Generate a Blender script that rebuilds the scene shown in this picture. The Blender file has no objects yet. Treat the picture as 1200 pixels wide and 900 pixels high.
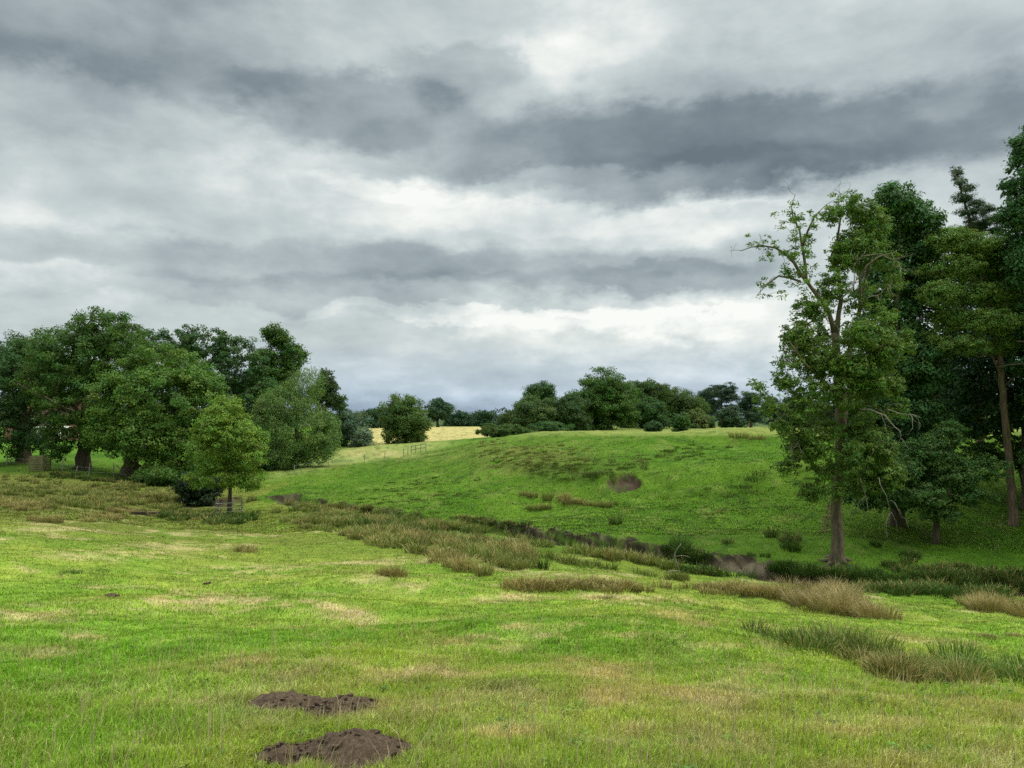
import bpy, math, time
import numpy as np
R = math.radians
T0 = time.time()
scene = bpy.context.scene
COL = scene.collection
EYE = 8.0
F = 900.0
PITCH = math.atan(40/900.0)
cp, sp = math.cos(PITCH), math.sin(PITCH)

# ------------------------------------------------------------------ helpers
def at(u, v, D):
    """point seen at photo pixel (u, v) (1200x900) at depth D metres"""
    a = (u-600)/F; b = (450-v)/F
    dy = cp - b*sp; dz = sp + b*cp
    return np.array([a/dy*D, D, EYE + dz/dy*D])

def tag(o, label=None, cat=None, group=None, kind=None):
    if label: o['label'] = label
    if cat: o['category'] = cat
    if group: o['group'] = group
    if kind: o['kind'] = kind
    return o

def empty(name, loc, rz=0):
    o = bpy.data.objects.new(name, None); COL.objects.link(o)
    o.location = [float(c) for c in loc]; o.rotation_euler = (0, 0, rz)
    o.empty_display_size = 0.3
    return o

def mesh_obj(name, V, faces, mat, parent=None, cols=None, smooth=False, loc=None):
    """V (n,3) array; faces = list of int arrays (m,k) ; cols (n,3)"""
    V = np.asarray(V, dtype=np.float32)
    if not isinstance(faces, (list, tuple)): faces = [faces]
    faces = [np.asarray(f, dtype=np.int32) for f in faces if len(f)]
    me = bpy.data.meshes.new(name)
    me.vertices.add(len(V)); 
    if parent is not None or loc is not None:
        off = np.array(loc if loc is not None else parent.location, dtype=np.float32)
        V = V - off
    me.vertices.foreach_set('co', np.ascontiguousarray(V).ravel())
    nl = sum(f.size for f in faces); nf = sum(len(f) for f in faces)
    me.loops.add(nl); me.polygons.add(nf)
    me.loops.foreach_set('vertex_index', np.concatenate([f.ravel() for f in faces]))
    starts = []; s = 0
    for f in faces:
        k = f.shape[1]
        starts.append(s + np.arange(len(f), dtype=np.int32)*k); s += f.size
    me.polygons.foreach_set('loop_start', np.concatenate(starts).astype(np.int32))
    me.polygons.foreach_set('use_smooth', np.full(nf, bool(smooth)))
    if cols is not None:
        ca = me.color_attributes.new('Col', 'FLOAT_COLOR', 'POINT')
        c4 = np.ones((len(V), 4), dtype=np.float32); c4[:, :3] = cols
        ca.data.foreach_set('color', c4.ravel())
    me.update(calc_edges=True)
    if mat: me.materials.append(mat)
    o = bpy.data.objects.new(name, me); COL.objects.link(o)
    if parent is not None: o.parent = parent
    elif loc is not None: o.location = [float(c) for c in loc]
    return o

class MB:
    """collects shapes into one mesh"""
    def __init__(s): s.V = []; s.Q = []; s.T = []; s.n = 0
    def add(s, V, Q=None, T=None):
        if Q is not None and len(Q): s.Q.append(np.asarray(Q)+s.n)
        if T is not None and len(T): s.T.append(np.asarray(T)+s.n)
        s.V.append(np.asarray(V, dtype=float)); s.n += len(V)
    def tube(s, P, rad, k=6, wob=0, rng=None):
        P = np.asarray(P, float); rad = np.asarray(rad, float); n = len(P)
        t = np.gradient(P, axis=0); t /= np.linalg.norm(t, axis=1)[:, None]+1e-9
        ref = np.array([0.13, 0.97, 0.2]) if abs(t[0][1]) < .8 else np.array([1., 0.1, 0])
        a = np.cross(t, ref); a /= np.linalg.norm(a, axis=1)[:, None]+1e-9
        b = np.cross(t, a)
        th = np.arange(k)*2*np.pi/k
        rr = rad[:, None]*np.ones((n, k))
        if wob and rng is not None: rr = rr*(1+wob*rng.standard_normal((n, k)))
        V = P[:, None, :] + rr[..., None]*(np.cos(th)[None, :, None]*a[:, None, :]+np.sin(th)[None, :, None]*b[:, None, :])
        i = np.arange(n-1)[:, None]*k; j = np.arange(k)[None, :]; j2 = (j+1) % k
        Q = np.stack([i+j, i+j2, i+k+j2, i+k+j], -1).reshape(-1, 4)
        V = V.reshape(-1, 3)
        V = np.vstack([V, P[-1], P[0]])
        T = np.stack([(n-1)*k+np.arange(k), (n-1)*k+(np.arange(k)+1) % k, np.full(k, n*k)], -1)
        T2 = np.stack([(np.arange(k)+1) % k, np.arange(k), np.full(k, n*k+1)], -1)
        s.add(V, Q, np.vstack([T, T2]))
    def box(s, c, size, rz=0, rx=0, ry=0, bev=0.0):
        hx, hy, hz = [q/2 for q in size]
        pts = np.array([[x, y, z] for x in (-hx, hx) for y in (-hy, hy) for z in (-hz, hz)])
        M = rotm(rx, ry, rz)
        s.add(pts @ M.T + np.asarray(c), [[0, 1, 3, 2], [4, 6, 7, 5], [0, 4, 5, 1], [2, 3, 7, 6], [0, 2, 6, 4], [1, 5, 7, 3]])
    def build(s, name, mat, parent=None, loc=None, smooth=False, cols=None):
        V = np.vstack(s.V); fs = []
        if s.Q: fs.append(np.vstack(s.Q))
        if s.T: fs.append(np.vstack(s.T))
        return mesh_obj(name, V, fs, mat, parent, smooth=smooth, loc=loc, cols=cols)

def rotm(rx, ry, rz):
    cx, sx = math.cos(rx), math.sin(rx); cy, sy = math.cos(ry), math.sin(ry); cz, sz = math.cos(rz), math.sin(rz)
    X = np.array([[1, 0, 0], [0, cx, -sx], [0, sx, cx]]); Y = np.array([[cy, 0, sy], [0, 1, 0], [-sy, 0, cy]])
    Z = np.array([[cz, -sz, 0], [sz, cz, 0], [0, 0, 1]])
    return Z @ Y @ X

# ------------------------------------------------------------------ noise
def _hash(ix, iy, seed):
    h = (ix.astype(np.int64)*374761393 + iy.astype(np.int64)*668265263 + seed*974711) & 0xffffffff
    h = ((h ^ (h >> 13))*1274126177) & 0xffffffff
    h = h ^ (h >> 16)
    return (h & 0xffffff)/float(0xffffff)
def vnoise(x, y, seed=0):
    x = np.asarray(x, float); y = np.asarray(y, float)
    ix = np.floor(x); iy = np.floor(y); fx = x-ix; fy = y-iy
    fx = fx*fx*fx*(fx*(fx*6-15)+10); fy = fy*fy*fy*(fy*(fy*6-15)+10)
    a = _hash(ix, iy, seed); b = _hash(ix+1, iy, seed); c = _hash(ix, iy+1, seed); d = _hash(ix+1, iy+1, seed)
    return (a*(1-fx)+b*fx)*(1-fy)+(c*(1-fx)+d*fx)*fy
def fbm(x, y, seed=0, octv=4, gain=.5):
    x = np.asarray(x, float); y = np.asarray(y, float); s = 0; amp = 1; tot = 0; ca, sa = math.cos(.6), math.sin(.6)
    for o in range(octv):
        s = s+amp*(vnoise(x, y, seed+o*17)*2-1); tot += amp; amp *= gain
        x, y = (x*ca-y*sa)*2.03+3.1, (x*sa+y*ca)*2.03-1.7
    return s/tot          # about -1..1
def sstep(a, b, x):
    t = np.clip((x-a)/(b-a), 0, 1); return t*t*(3-2*t)

# ------------------------------------------------------------------ terrain height
CTRL = {
 -200: [(900,3.7),(800,6.5),(700,13.5),(640,23),(605,35),(580,55),(555,80),(530,110),(515,150)],
 0:    [(900,3.6),(800,6.3),(700,13),(640,22),(607,33),(585,48),(562,72),(545,88),(515,150)],
 200:  [(900,3.6),(800,6.2),(700,14),(660,22),(630,32),(610,45),(598,55),(565,78),(540,97),(515,150)],
 400:  [(900,3.6),(800,6.1),(700,14.5),(660,23),(630,36),(595,56),(575,68),(555,82),(540,97),(525,118),(515,150)],
 500:  [(700,14.7),(630,38),(600,52),(577,62),(550,76),(530,95),(519,115),(515,150)],
 600:  [(900,3.5),(800,6),(700,15),(665,24),(640,37),(622,44),(608,49),(580,57),(550,66),(527,77),(514,88),(511,125),(507,160)],
 760:  [(700,14.5),(670,25),(655,33),(643,37.5),(631,41),(600,50),(570,57),(540,65),(515,76),(506,95),(503,150)],
 900:  [(900,3.6),(800,6.5),(720,15),(700,22),(686,29),(668,33),(656,35.5),(620,42),(580,50),(540,60),(512,72),(506,90),(503,150)],
 1100: [(900,3.6),(800,7),(740,14.5),(715,20),(700,25.5),(688,30),(660,34),(615,41),(570,50),(530,60),(515,68),(508,90),(504,150)],
 1300: [(900,3.7),(800,7.5),(740,16),(712,23.5),(690,29),(655,34),(605,41),(560,50),(515,62),(507,90),(504,150)],
}
_cp = []
for u, lst in CTRL.items():
    for v, D in lst: _cp.append(at(u, v, D))
    _cp.append(at(u, 500.5, 300)); _cp.append(at(u, 497.5, 600)); _cp.append(at(u, 494.5, 1500)); _cp.append(at(u, 492.5, 3500))
for deg, lst in {90: [(3, -1.7), (12, -3), (40, -5), (150, -2), (1500, -8)], -90: [(3, -1.6), (12, -2.2), (40, -3.6), (150, -3), (1500, -8)],
                 180: [(3, -1.4), (12, -.6), (40, 1), (150, 3), (1500, -5)], 135: [(3, -1.5), (40, -1), (150, 1)], -135: [(3, -1.5), (40, -1), (150, 1)],
                 0: [(1, -1.6)]}.items():
    for r, z in lst: _cp.append(np.array([math.sin(R(deg))*r, math.cos(R(deg))*r, EYE+z]))
_cp = np.array(_cp)
def feat(x, y):
    r = np.sqrt(x*x+y*y)+.3; k = 2.2
    return np.stack([x/r*k, y/r*k, np.log(r)*1.35], -1)
_fc = feat(_cp[:, 0], _cp[:, 1])
def kern(d2): return -np.sqrt(d2+.10)
_n = len(_cp)
A = np.zeros((_n+4, _n+4))
A[:_n, :_n] = kern(((_fc[:, None]-_fc[None])**2).sum(-1)) - np.eye(_n)*1e-3
A[:_n, _n] = 1; A[:_n, _n+1:] = _fc; A[_n:, :_n] = A[:_n, _n:].T
_w = np.linalg.solve(A, np.concatenate([_cp[:, 2], np.zeros(4)]))
def rbf(x, y):
    f = feat(x, y); out = np.full(len(f), _w[_n]) + f @ _w[_n+1:]
    for s in range(0, len(f), 60000):
        d2 = ((f[s:s+60000, None]-_fc[None])**2).sum(-1); out[s:s+60000] += kern(d2) @ _w[:_n]
    return out

# stream course, from the photograph, at the level of its bed
WATER = EYE-7.12
def spx(u, v): return at(u, v, 6.95*900/(v-490))[:2]
STREAM = np.array([spx(*p) for p in [(150,588),(205,594),(250,592),(290,587),(330,588),(372,596),(400,603),(450,611),(500,619),(545,621),(580,628),(615,633),(650,641),(690,646),(725,656),(770,664),(800,672),(845,676),(885,684),(940,686),(1000,693),(1060,697),(1120,702),(1220,708),(1320,712)]])
def _resamp(P, n):
    d = np.r_[0, np.cumsum(np.linalg.norm(np.diff(P, axis=0), axis=1))]
    t = np.linspace(0, d[-1], n); return np.stack([np.interp(t, d, P[:, k]) for k in range(2)], -1)
SP = _resamp(STREAM, 220)
_k = np.ones(5)/5
for _ in range(2):
    for c in range(2):
        SP[2:-2, c] = np.convolve(SP[:, c], _k, 'valid')
SP[:, 1] += 0.9*fbm(np.arange(220)*.09, np.zeros(220), 31, 3)
_st = np.gradient(SP, axis=0); _st /= np.linalg.norm(_st, axis=1)[:, None]
def stream_sd(x, y):
    """signed distance from the stream centre, + = far bank; also course parameter"""
    out = np.full(len(x), 99.); par = np.zeros(len(x))
    m = (x > -45) & (x < 40) & (y > 22) & (y < 80)
    idx = np.nonzero(m)[0]
    for s in range(0, len(idx), 60000):
        ii = idx[s:s+60000]
        dx = x[ii, None]-SP[None, :, 0]; dy = y[ii, None]-SP[None, :, 1]
        d2 = dx*dx+dy*dy; j = d2.argmin(1); a = np.arange(len(ii))
        side = _st[j, 0]*dy[a, j]-_st[j, 1]*dx[a, j]
        out[ii] = np.sqrt(d2[a, j])*np.sign(side); par[ii] = j/219.
    return out, par

def px_of(x, y, z):
    """photo pixel of a world point in front of the camera"""
    dz = (z-EYE); yy = np.maximum(y, .05)
    d = yy*cp+dz*sp; b = (-yy*sp+dz*cp)/d
    return 600+F*x/d, 450-F*b

def hill_scar(u, v):    # the bare scrape on the hillside
    du = (u-729)/20.; dv = (v-(567-(u-729)*.10))/9.
    return du*du+dv*dv

def terrain(x, y, full=False):
    x = np.asarray(x, float).ravel(); y = np.asarray(y, float).ravel()
    z = rbf(x, y); r = np.sqrt(x*x+y*y)
    rough = sstep(1, 8, r)
    z += .20*fbm(x/7, y/7, 1, 3)*rough*sstep(400, 60, r)
    z += .15*fbm(x/3.1, y/2.3, 9, 3)*rough*sstep(200, 60, r)
    z += .055*fbm(x/1.6, y/1.6, 2, 3)*sstep(260, 60, r)
    z += .05*fbm(x/.45, y/.45, 3, 2)*sstep(120, 40, r)
    # terracettes (sheep paths) on the far slope
    ph = z*6.5+fbm(x/5, y/5, 8, 2)*2.2
    hill = sstep(46, 54, y)*sstep(80, 68, y)*sstep(-6, 4, x)
    z += .06*np.sin(ph*2)*hill
    hill2 = sstep(46, 53, y)*sstep(98, 84, y)*sstep(-9, 2, x)
    z += .34*np.sin((z-EYE+1.55)*1.9+.9*fbm(x/9, y/9, 91, 2))*hill2
    z += .55*fbm(x/6.5, y/4, 92, 4)*hill2*sstep(86, 74, y)
    sd, par = stream_sd(x, y)
    s2 = sd + .95*fbm(x/2.1, y/2.1, 5, 3)+.42*fbm(x/.5, y/.5, 6, 3)
    bed = WATER+.05+.10*fbm(x/.9, y/.9, 7, 3)
    far = sstep(1.45, .95, s2); near = sstep(-2.6, -.5, s2)
    k = np.where(s2 > 0, far, near)
    k = k*sstep(0, .05, par)*(np.abs(sd) < 40)
    lip = np.exp(-((s2-1.75)/.45)**2)*.10
    z = z*(1-k)+np.minimum(z, bed)*k+lip*(np.abs(sd) < 5)
    u, v = px_of(x, y, z)
    hs = hill_scar(u, v)+.95*fbm(x/1.1, y/1.1, 12, 4)+.5*sstep(0, -20, u-729)*sstep(570, 578, v)
    inr = (y > 52) & (y < 66)
    z = z - .35*sstep(1.1, .5, hs)*inr + .22*np.exp(-((hs-1.25)/.35)**2)*inr*(v < 566)
    if full: return z, s2, par, hs, u, v
    return z
def gz(x, y): return float(terrain([x], [y])[0])
def hit(u, v, lo=2.5, hi=500):
    """first place where the ray through photo pixel (u, v) meets the ground"""
    D = np.exp(np.linspace(math.log(lo), math.log(hi), 1600))
    d = at(u, v, 1.0)-np.array([0, 0, EYE])
    P = np.array([0, 0, EYE])+D[:, None]*d
    g = terrain(P[:, 0], P[:, 1]); under = np.nonzero(P[:, 2] <= g)[0]
    i = under[0] if len(under) else len(D)-1
    return np.array([P[i, 0], P[i, 1], g[i]])

# ------------------------------------------------------------------ materials
def new_mat(name):
    m = bpy.data.materials.new(name); m.use_nodes = True
    nt = m.node_tree; nt.nodes.clear()
    return m, nt, nt.nodes, nt.links
def NN(nodes, typ, **kw):
    n = nodes.new(typ)
    for k, v in kw.items(): setattr(n, k, v)
    return n
def noise_col(nt, scale, detail, rough, lo, hi, a, b, coord):
    n = NN(nt.nodes, 'ShaderNodeTexNoise'); n.inputs['Scale'].default_value = scale
    n.inputs['Detail'].default_value = detail; n.inputs['Roughness'].default_value = rough
    nt.links.new(coord, n.inputs['Vector'])
    r = NN(nt.nodes, 'ShaderNodeValToRGB'); r.color_ramp.elements[0].position = lo; r.color_ramp.elements[1].position = hi
    r.color_ramp.elements[0].color = (*a, 1); r.color_ramp.elements[1].color = (*b, 1)
    nt.links.new(n.outputs['Fac'], r.inputs['Fac']); return r.outputs['Color'], n.outputs['Fac']

def leaf_material(name, trans=.3, rough=.55, spec=.25):
    m, nt, N, L = new_mat(name)
    out = NN(N, 'ShaderNodeOutputMaterial'); at_ = NN(N, 'ShaderNodeAttribute', attribute_name='Col')
    p = NN(N, 'ShaderNodeBsdfPrincipled'); p.inputs['Roughness'].default_value = rough
    p.inputs['Specular IOR Level'].default_value = spec
    t = NN(N, 'ShaderNodeBsdfTranslucent'); mx = NN(N, 'ShaderNodeMixShader'); mx.inputs[0].default_value = trans
    hs = NN(N, 'ShaderNodeMix', data_type='RGBA', blend_type='MULTIPLY'); hs.inputs[0].default_value = 1
    hs.inputs[7].default_value = (1.25, 1.3, .55, 1)
    L.new(at_.outputs['Color'], p.inputs['Base Color']); L.new(at_.outputs['Color'], hs.inputs[6])
    L.new(hs.outputs[2], t.inputs['Color'])
    L.new(p.outputs[0], mx.inputs[1]); L.new(t.outputs[0], mx.inputs[2]); L.new(mx.outputs[0], out.inputs[0])
    return m
def bark_material(name, a, b, scale=7.0, bump=.5):
    m, nt, N, L = new_mat(name)
    out = NN(N, 'ShaderNodeOutputMaterial'); p = NN(N, 'ShaderNodeBsdfPrincipled'); p.inputs['Roughness'].default_value = .9
    p.inputs['Specular IOR Level'].default_value = .15
    tc = NN(N, 'ShaderNodeTexCoord'); mp = NN(N, 'ShaderNodeMapping'); mp.inputs['Scale'].default_value = (1, 1, .25)
    L.new(tc.outputs['Object'], mp.inputs['Vector'])
    c, f = noise_col(nt, scale, 6, .65, .32, .68, a, b, mp.outputs[0])
    c2, f2 = noise_col(nt, .8, 3, .5, .45, .7, (1, 1, 1), (.75, .95, .6), tc.outputs['Object'])
    mu = NN(N, 'ShaderNodeMix', data_type='RGBA', blend_type='MULTIPLY'); mu.inputs[0].default_value = 1
    L.new(c, mu.inputs[6]); L.new(c2, mu.inputs[7]); L.new(mu.outputs[2], p.inputs['Base Color'])
    bp = NN(N, 'ShaderNodeBump'); bp.inputs['Strength'].default_value = bump; bp.inputs['Distance'].default_value = .05
    L.new(f, bp.inputs['Height']); L.new(bp.outputs[0], p.inputs['Normal']); L.new(p.outputs[0], out.inputs[0])
    return m
M = {}
M['leaf'] = leaf_material('foliage')
M['grass'] = leaf_material('grass_blade', .28, .6, .2)
M['rush'] = leaf_material('rush_blade', .15, .7, .15)
M['bark'] = bark_material('bark_brown', (.045, .035, .025), (.13, .10, .072))
M['ash_bark'] = bark_material('bark_ash', (.065, .052, .036), (.19, .15, .10), 9)
M['pine_bark'] = bark_material('bark_pine', (.07, .05, .04), (.22, .15, .10), 9)
M['dead'] = bark_material('dead_wood', (.11, .095, .075), (.26, .225, .18), 12, .3)
M['timber'] = bark_material('weathered_timber', (.16, .15, .12), (.34, .31, .25), 14, .3)
M['dark_timber'] = bark_material('wet_timber', (.02, .017, .013), (.07, .055, .04), 12, .4)
M['slat'] = bark_material('slat_timber', (.12, .11, .06), (.27, .23, .12), 14, .3)

# ground: colour comes from the surface's own cover (vertex colour), broken up finely
m, nt, N, L = new_mat('pasture_ground')
out = NN(N, 'ShaderNodeOutputMaterial'); p = NN(N, 'ShaderNodeBsdfPrincipled')
p.inputs['Roughness'].default_value = .95; p.inputs['Specular IOR Level'].default_value = .08
a1 = NN(N, 'ShaderNodeAttribute', attribute_name='Col'); tc = NN(N, 'ShaderNodeTexCoord')
c1, f1 = noise_col(nt, 9, 7, .75, .25, .75, (.62, .62, .62), (1.38, 1.38, 1.38), tc.outputs['Object'])
c2, f2 = noise_col(nt, 1.7, 6, .7, .3, .7, (.78, .80, .8), (1.22, 1.2, 1.2), tc.outputs['Object'])
m1 = NN(N, 'ShaderNodeMix', data_type='RGBA', blend_type='MULTIPLY'); m1.inputs[0].default_value = 1
m2 = NN(N, 'ShaderNodeMix', data_type='RGBA', blend_type='MULTIPLY'); m2.inputs[0].default_value = 1
L.new(a1.outputs['Color'], m1.inputs[6]); L.new(c1, m1.inputs[7]); L.new(m1.outputs[2], m2.inputs[6]); L.new(c2, m2.inputs[7])
L.new(m2.outputs[2], p.inputs['Base Color'])
bp = NN(N, 'ShaderNodeBump'); bp.inputs['Strength'].default_value = .7; bp.inputs['Distance'].default_value = .12
L.new(f1, bp.inputs['Height']); L.new(bp.outputs[0], p.inputs['Normal']); L.new(p.outputs[0], out.inputs[0])
M['ground'] = m
m, nt, N, L = new_mat('loose_soil')
out = NN(N, 'ShaderNodeOutputMaterial'); p = NN(N, 'ShaderNodeBsdfPrincipled')
p.inputs['Roughness'].default_value = .95; p.inputs['Specular IOR Level'].default_value = .1
tc = NN(N, 'ShaderNodeTexCoord')
c1, f1 = noise_col(nt, 38, 8, .8, .3, .7, (.026, .018, .012), (.17, .12, .08), tc.outputs['Object'])
L.new(c1, p.inputs['Base Color'])
bp = NN(N, 'ShaderNodeBump'); bp.inputs['Strength'].default_value = 1; bp.inputs['Distance'].default_value = .02
L.new(f1, bp.inputs['Height']); L.new(bp.outputs[0], p.inputs['Normal']); L.new(p.outputs[0], out.inputs[0])
M['soil'] = m
m, nt, N, L = new_mat('stream_water')
out = NN(N, 'ShaderNodeOutputMaterial'); p = NN(N, 'ShaderNodeBsdfPrincipled')
p.inputs['Roughness'].default_value = .08; p.inputs['Base Color'].default_value = (.03, .025, .015, 1)
p.inputs['Specular IOR Level'].default_value = .5
tc = NN(N, 'ShaderNodeTexCoord'); n = NN(N, 'ShaderNodeTexNoise'); n.inputs['Scale'].default_value = 5
L.new(tc.outputs['Object'], n.inputs['Vector'])
bp = NN(N, 'ShaderNodeBump'); bp.inputs['Strength'].default_value = .15; bp.inputs['Distance'].default_value = .05
L.new(n.outputs['Fac'], bp.inputs['Height']); L.new(bp.outputs[0], p.inputs['Normal']); L.new(p.outputs[0], out.inputs[0])
M['water'] = m
def plain(name, col, rough=.8):
    m, nt, N, L = new_mat(name)
    out = NN(N, 'ShaderNodeOutputMaterial'); p = NN(N, 'ShaderNodeBsdfPrincipled'); p.inputs['Roughness'].default_value = rough
    tc = NN(N, 'ShaderNodeTexCoord'); c, f = noise_col(nt, 3, 5, .6, .3, .7, tuple(q*.8 for q in col), tuple(min(1, q*1.15) for q in col), tc.outputs['Object'])
    L.new(c, p.inputs['Base Color']); L.new(p.outputs[0], out.inputs[0]); return m
M['wire'] = plain('fence_wire', (.3, .3, .3), .4)
M['brick'] = plain('brick_wall', (.33, .15, .10))
M['tile'] = plain('roof_tile', (.30, .14, .10))
M['white'] = plain('white_paint', (.8, .8, .78), .5)
M['glass'] = plain('window_glass', (.03, .035, .04), .1)

# ------------------------------------------------------------------ ground cover colour
def mixc(a, b, k): return a*(1-k[:, None])+np.asarray(b)*k[:, None]
STRAW = [(372,712,22,4),(405,719,26,7),(430,731,16,7),(330,705,40,5),(285,828,0,0),(700,733,52,8),(735,742,30,5),(790,722,34,6),(815,733,26,6),(545,752,40,8),(665,770,30,7),
         (700,818,40,9),(840,825,30,8),(800,815,22,6),(720,790,50,8),(640,745,28,5),(600,735,35,5),(700,698,22,4),(765,705,50,5),(1040,800,30,5),(900,735,25,4),(600,860,40,8),(970,860,60,7),
         (240,700,60,7),(300,668,60,6),(140,650,70,6),(60,720,50,8),(90,745,30,6),(290,775,25,5),(285,628,35,3),(210,640,60,4),(480,690,40,5),(430,830,24,5),(760,860,34,7),(1150,865,40,7),
         (885,790,40,6),(600,700,30,4),(1000,690,30,3),(50,620,40,3),(500,790,40,7),(250,783,30,5)]
def cover(x, y, z, s2, par, hs, u, v):
    r = np.sqrt(x*x+y*y); n = len(x); front = (y > 2)
    n1 = fbm(x/5, y/5, 21, 4); n2 = fbm(x/1.3, y/1.3, 22, 4); n3 = fbm(x/.35, y/.35, 23, 3); n4 = fbm(x/14, y/14, 24, 3)
    LUSH = np.array([.165, .30, .028]); YG = np.array([.32, .36, .06]); VAL = np.array([.060, .135, .008]); OLV = np.array([.135, .165, .026])
    ST = np.array([.47, .38, .19]); BR = np.array([.155, .12, .045]); PALE = np.array([.235, .28, .075])
    c = np.tile(LUSH, (n, 1))
    c = mixc(c, YG, np.clip(.42+.55*n1+.45*n2+.25*n3, 0, 1))
    # mid slope and damp floor: duller
    k = sstep(20, 36, y)*sstep(-2, -8, -(-x)) if False else sstep(17, 34, y)*sstep(6, -14, x)
    c = mixc(c, OLV, np.clip(k*(.75+.5*n2), 0, 1))
    k = sstep(17, 30, y)*sstep(-12, 2, x)
    c = mixc(c, OLV*.8+VAL*.3, np.clip(k*.7+.3*n2*k, 0, 1))
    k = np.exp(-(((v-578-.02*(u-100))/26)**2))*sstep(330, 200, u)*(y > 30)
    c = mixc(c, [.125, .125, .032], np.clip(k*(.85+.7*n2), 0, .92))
    c = c*(1-.16*sstep(11, 20, y))[:, None]          # turf colour darkens past the brow
    # beyond the stream
    far = sstep(-.5, 1.2, s2)*(s2 < 90)+(y > 62)*(1-sstep(-60, -30, -np.abs(x))*0)
    far = np.clip(np.where(y > 70, 1, far), 0, 1)*np.where((x < -22) & (y < 84), sstep(70, 84, y), 1)
    v2 = mixc(np.tile(VAL, (n, 1)), np.array([.10, .175, .016]), np.clip(.35+.8*n1+.4*n2, 0, 1))
    c = c*(1-far[:, None])+v2*far[:, None]
    # floor on the near side of the stream, mid valley
    k = sstep(-9, -3, s2)*sstep(.3, -.5, s2)*(s2 < 50)*(x > -6)
    c = mixc(c, VAL*1.25, np.clip(k*(.7+.6*n2), 0, 1))
    # brown tussocky patch at the top left of the hill
    k = np.exp(-(((u-625)/75)**2+((v-540-(u-625)*.05)/17)**2))*far*(y < 95)
    c = mixc(c, np.array([.12, .125, .03]), np.clip(k*(.8+1.8*n2), 0, .75))
    k = np.exp(-(((u-690)/60)**2+((v-552)/14)**2))*far*(y < 80)
    c = mixc(c, [.05, .10, .012], np.clip(k*(.7+1.2*n2), 0, .85))
    k = np.exp(-(((u-820)/70)**2+((v-533)/10)**2))*far*(y < 80)
    c = mixc(c, [.06, .15, .012], np.clip(k*(.5+1.*n2), 0, .8))
    # plateau and crest: drier
    k = sstep(514, 506, v)*front*(x > -3)*(y > 60)
    c = mixc(c, [.20, .225, .055], np.clip(k*(.85+.4*n2), 0, 1))
    # meadow in front of the middle fence line
    edge = 560-(u-330)*.19
    k = sstep(edge+3, edge-3, v+2*n2)*sstep(512, 520, v)*sstep(300, 330, u)*sstep(560, 500, u)*(y > 65)
    c = mixc(c, PALE, np.clip(k*(.75+.3*n2), 0, 1))
    k2 = np.exp(-(((u-430)/70)**2+((v-531)/8)**2))*(y > 65)
    c = mixc(c, [.33, .29, .11], np.clip(k2*(.7+1.0*n2), 0, .9))
    # left field behind the oaks
    k = sstep(88, 98, y)*sstep(-22, -32, x)*sstep(260, 200, y)
    c = mixc(c, [.085, .19, .016], k)
    # crop field
    crop = sstep(122, 127, y+2*n1)*sstep(4, -2, x-y*.01)*sstep(330, 325, y)*sstep(-.215, -.205, x/np.maximum(y, 1))
    c = mixc(c, np.array([.40, .34, .13]), np.clip(crop*(1+.1*n3), 0, 1))
    c = mixc(c, [.055, .09, .03], sstep(326, 345, y))
    # straw / worn patches, and dark scuffs
    nv = n2*.5+n3*.5
    for (pu, pv, ru, rv) in STRAW:
        if ru == 0: continue
        mk = (np.abs(u-pu) < ru*3) & (np.abs(v-pv) < rv*3) & front & (y < 60)
        if not mk.any(): continue
        q = ((u[mk]-pu)/ru)**2+((v[mk]-pv)/rv)**2
        kk = np.clip(np.exp(-q*.8)*(.85+3.2*nv[mk])-.12, 0, .9)*(.5 if pv < 700 and pu < 500 else 1)
        c[mk] = mixc(c[mk], ST, kk)
    k = sstep(.22, .62, fbm(x/2.6, y/1.6, 41, 4)+.25*n3)*sstep(60, 30, y)*(far < .5)
    c = mixc(c, ST*.85, k*.6)
    k = sstep(.28, .6, fbm(x/.55, y/.4, 43, 3)+.25*n1)*sstep(26, 10, y)
    c = mixc(c, ST*.95, k*.5)
    k = sstep(.35, .7, fbm(x/.8, y/.8, 44, 3))*sstep(45, 25, y)
    c = mixc(c, [.085, .12, .02], k*.5)
    c = c*(1+.22*fbm(x/.55, y/.55, 46, 3)*sstep(40, 20, y))[:, None]
    # mud in the stream and the dark cut bank
    mud = sstep(-1.5, -.7, s2)*sstep(2.0, 1.55, s2+.5*n3)*sstep(.03, .08, par)
    mud = mud*np.clip(.55+1.5*fbm(x/1.8+z*1.7, y/1.8-z*2.1, 51, 3)+.5*(np.abs(u-740) < 130), 0, 1)
    mc = mixc(np.tile(np.array([.035, .026, .017]), (n, 1)), np.array([.105, .085, .052]), sstep(-.1, .55, fbm(x/.35+z*3.1, y/.35-z*4.3, 52, 3)))
    c = c*(1-mud[:, None])+mc*mud[:, None]
    k = np.exp(-(((u-866)/36)**2+((v-667)/7)**2)*1.3)*(np.abs(s2) < 4)
    c = mixc(c, [.22, .175, .115], np.clip(k*1.5+.9*k*n3, 0, 1)*(y > 28))
    # hill scar
    k = sstep(1.12, .9, hs)*(y > 52)*(y < 66)
    c = mixc(c, np.array([.062, .044, .028]), np.clip(k*(1+.3*n3), 0, 1))
    # sheep-worn line at the foot of the great ash
    for (a, b, c_, d) in [(958, 640, 970, 600), (970, 600, 975, 560)]:
        pass
    k = np.exp(-(((u-(962+(640-v)*.25))/5)**2))*sstep(636, 622, v)*sstep(575, 595, v)*(y > 34)*(y < 60)
    c = mixc(c, [.085, .06, .03], np.clip(k*(.7+n3), 0, .9))
    far_t = far*(1-k)*(y > 34)
    nt_ = fbm(x/.7, y/1.1, 81, 3)
    c = mixc(c, [.042, .085, .012], np.clip(sstep(.12, .6, nt_)*far_t*.65, 0, 1))
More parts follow.
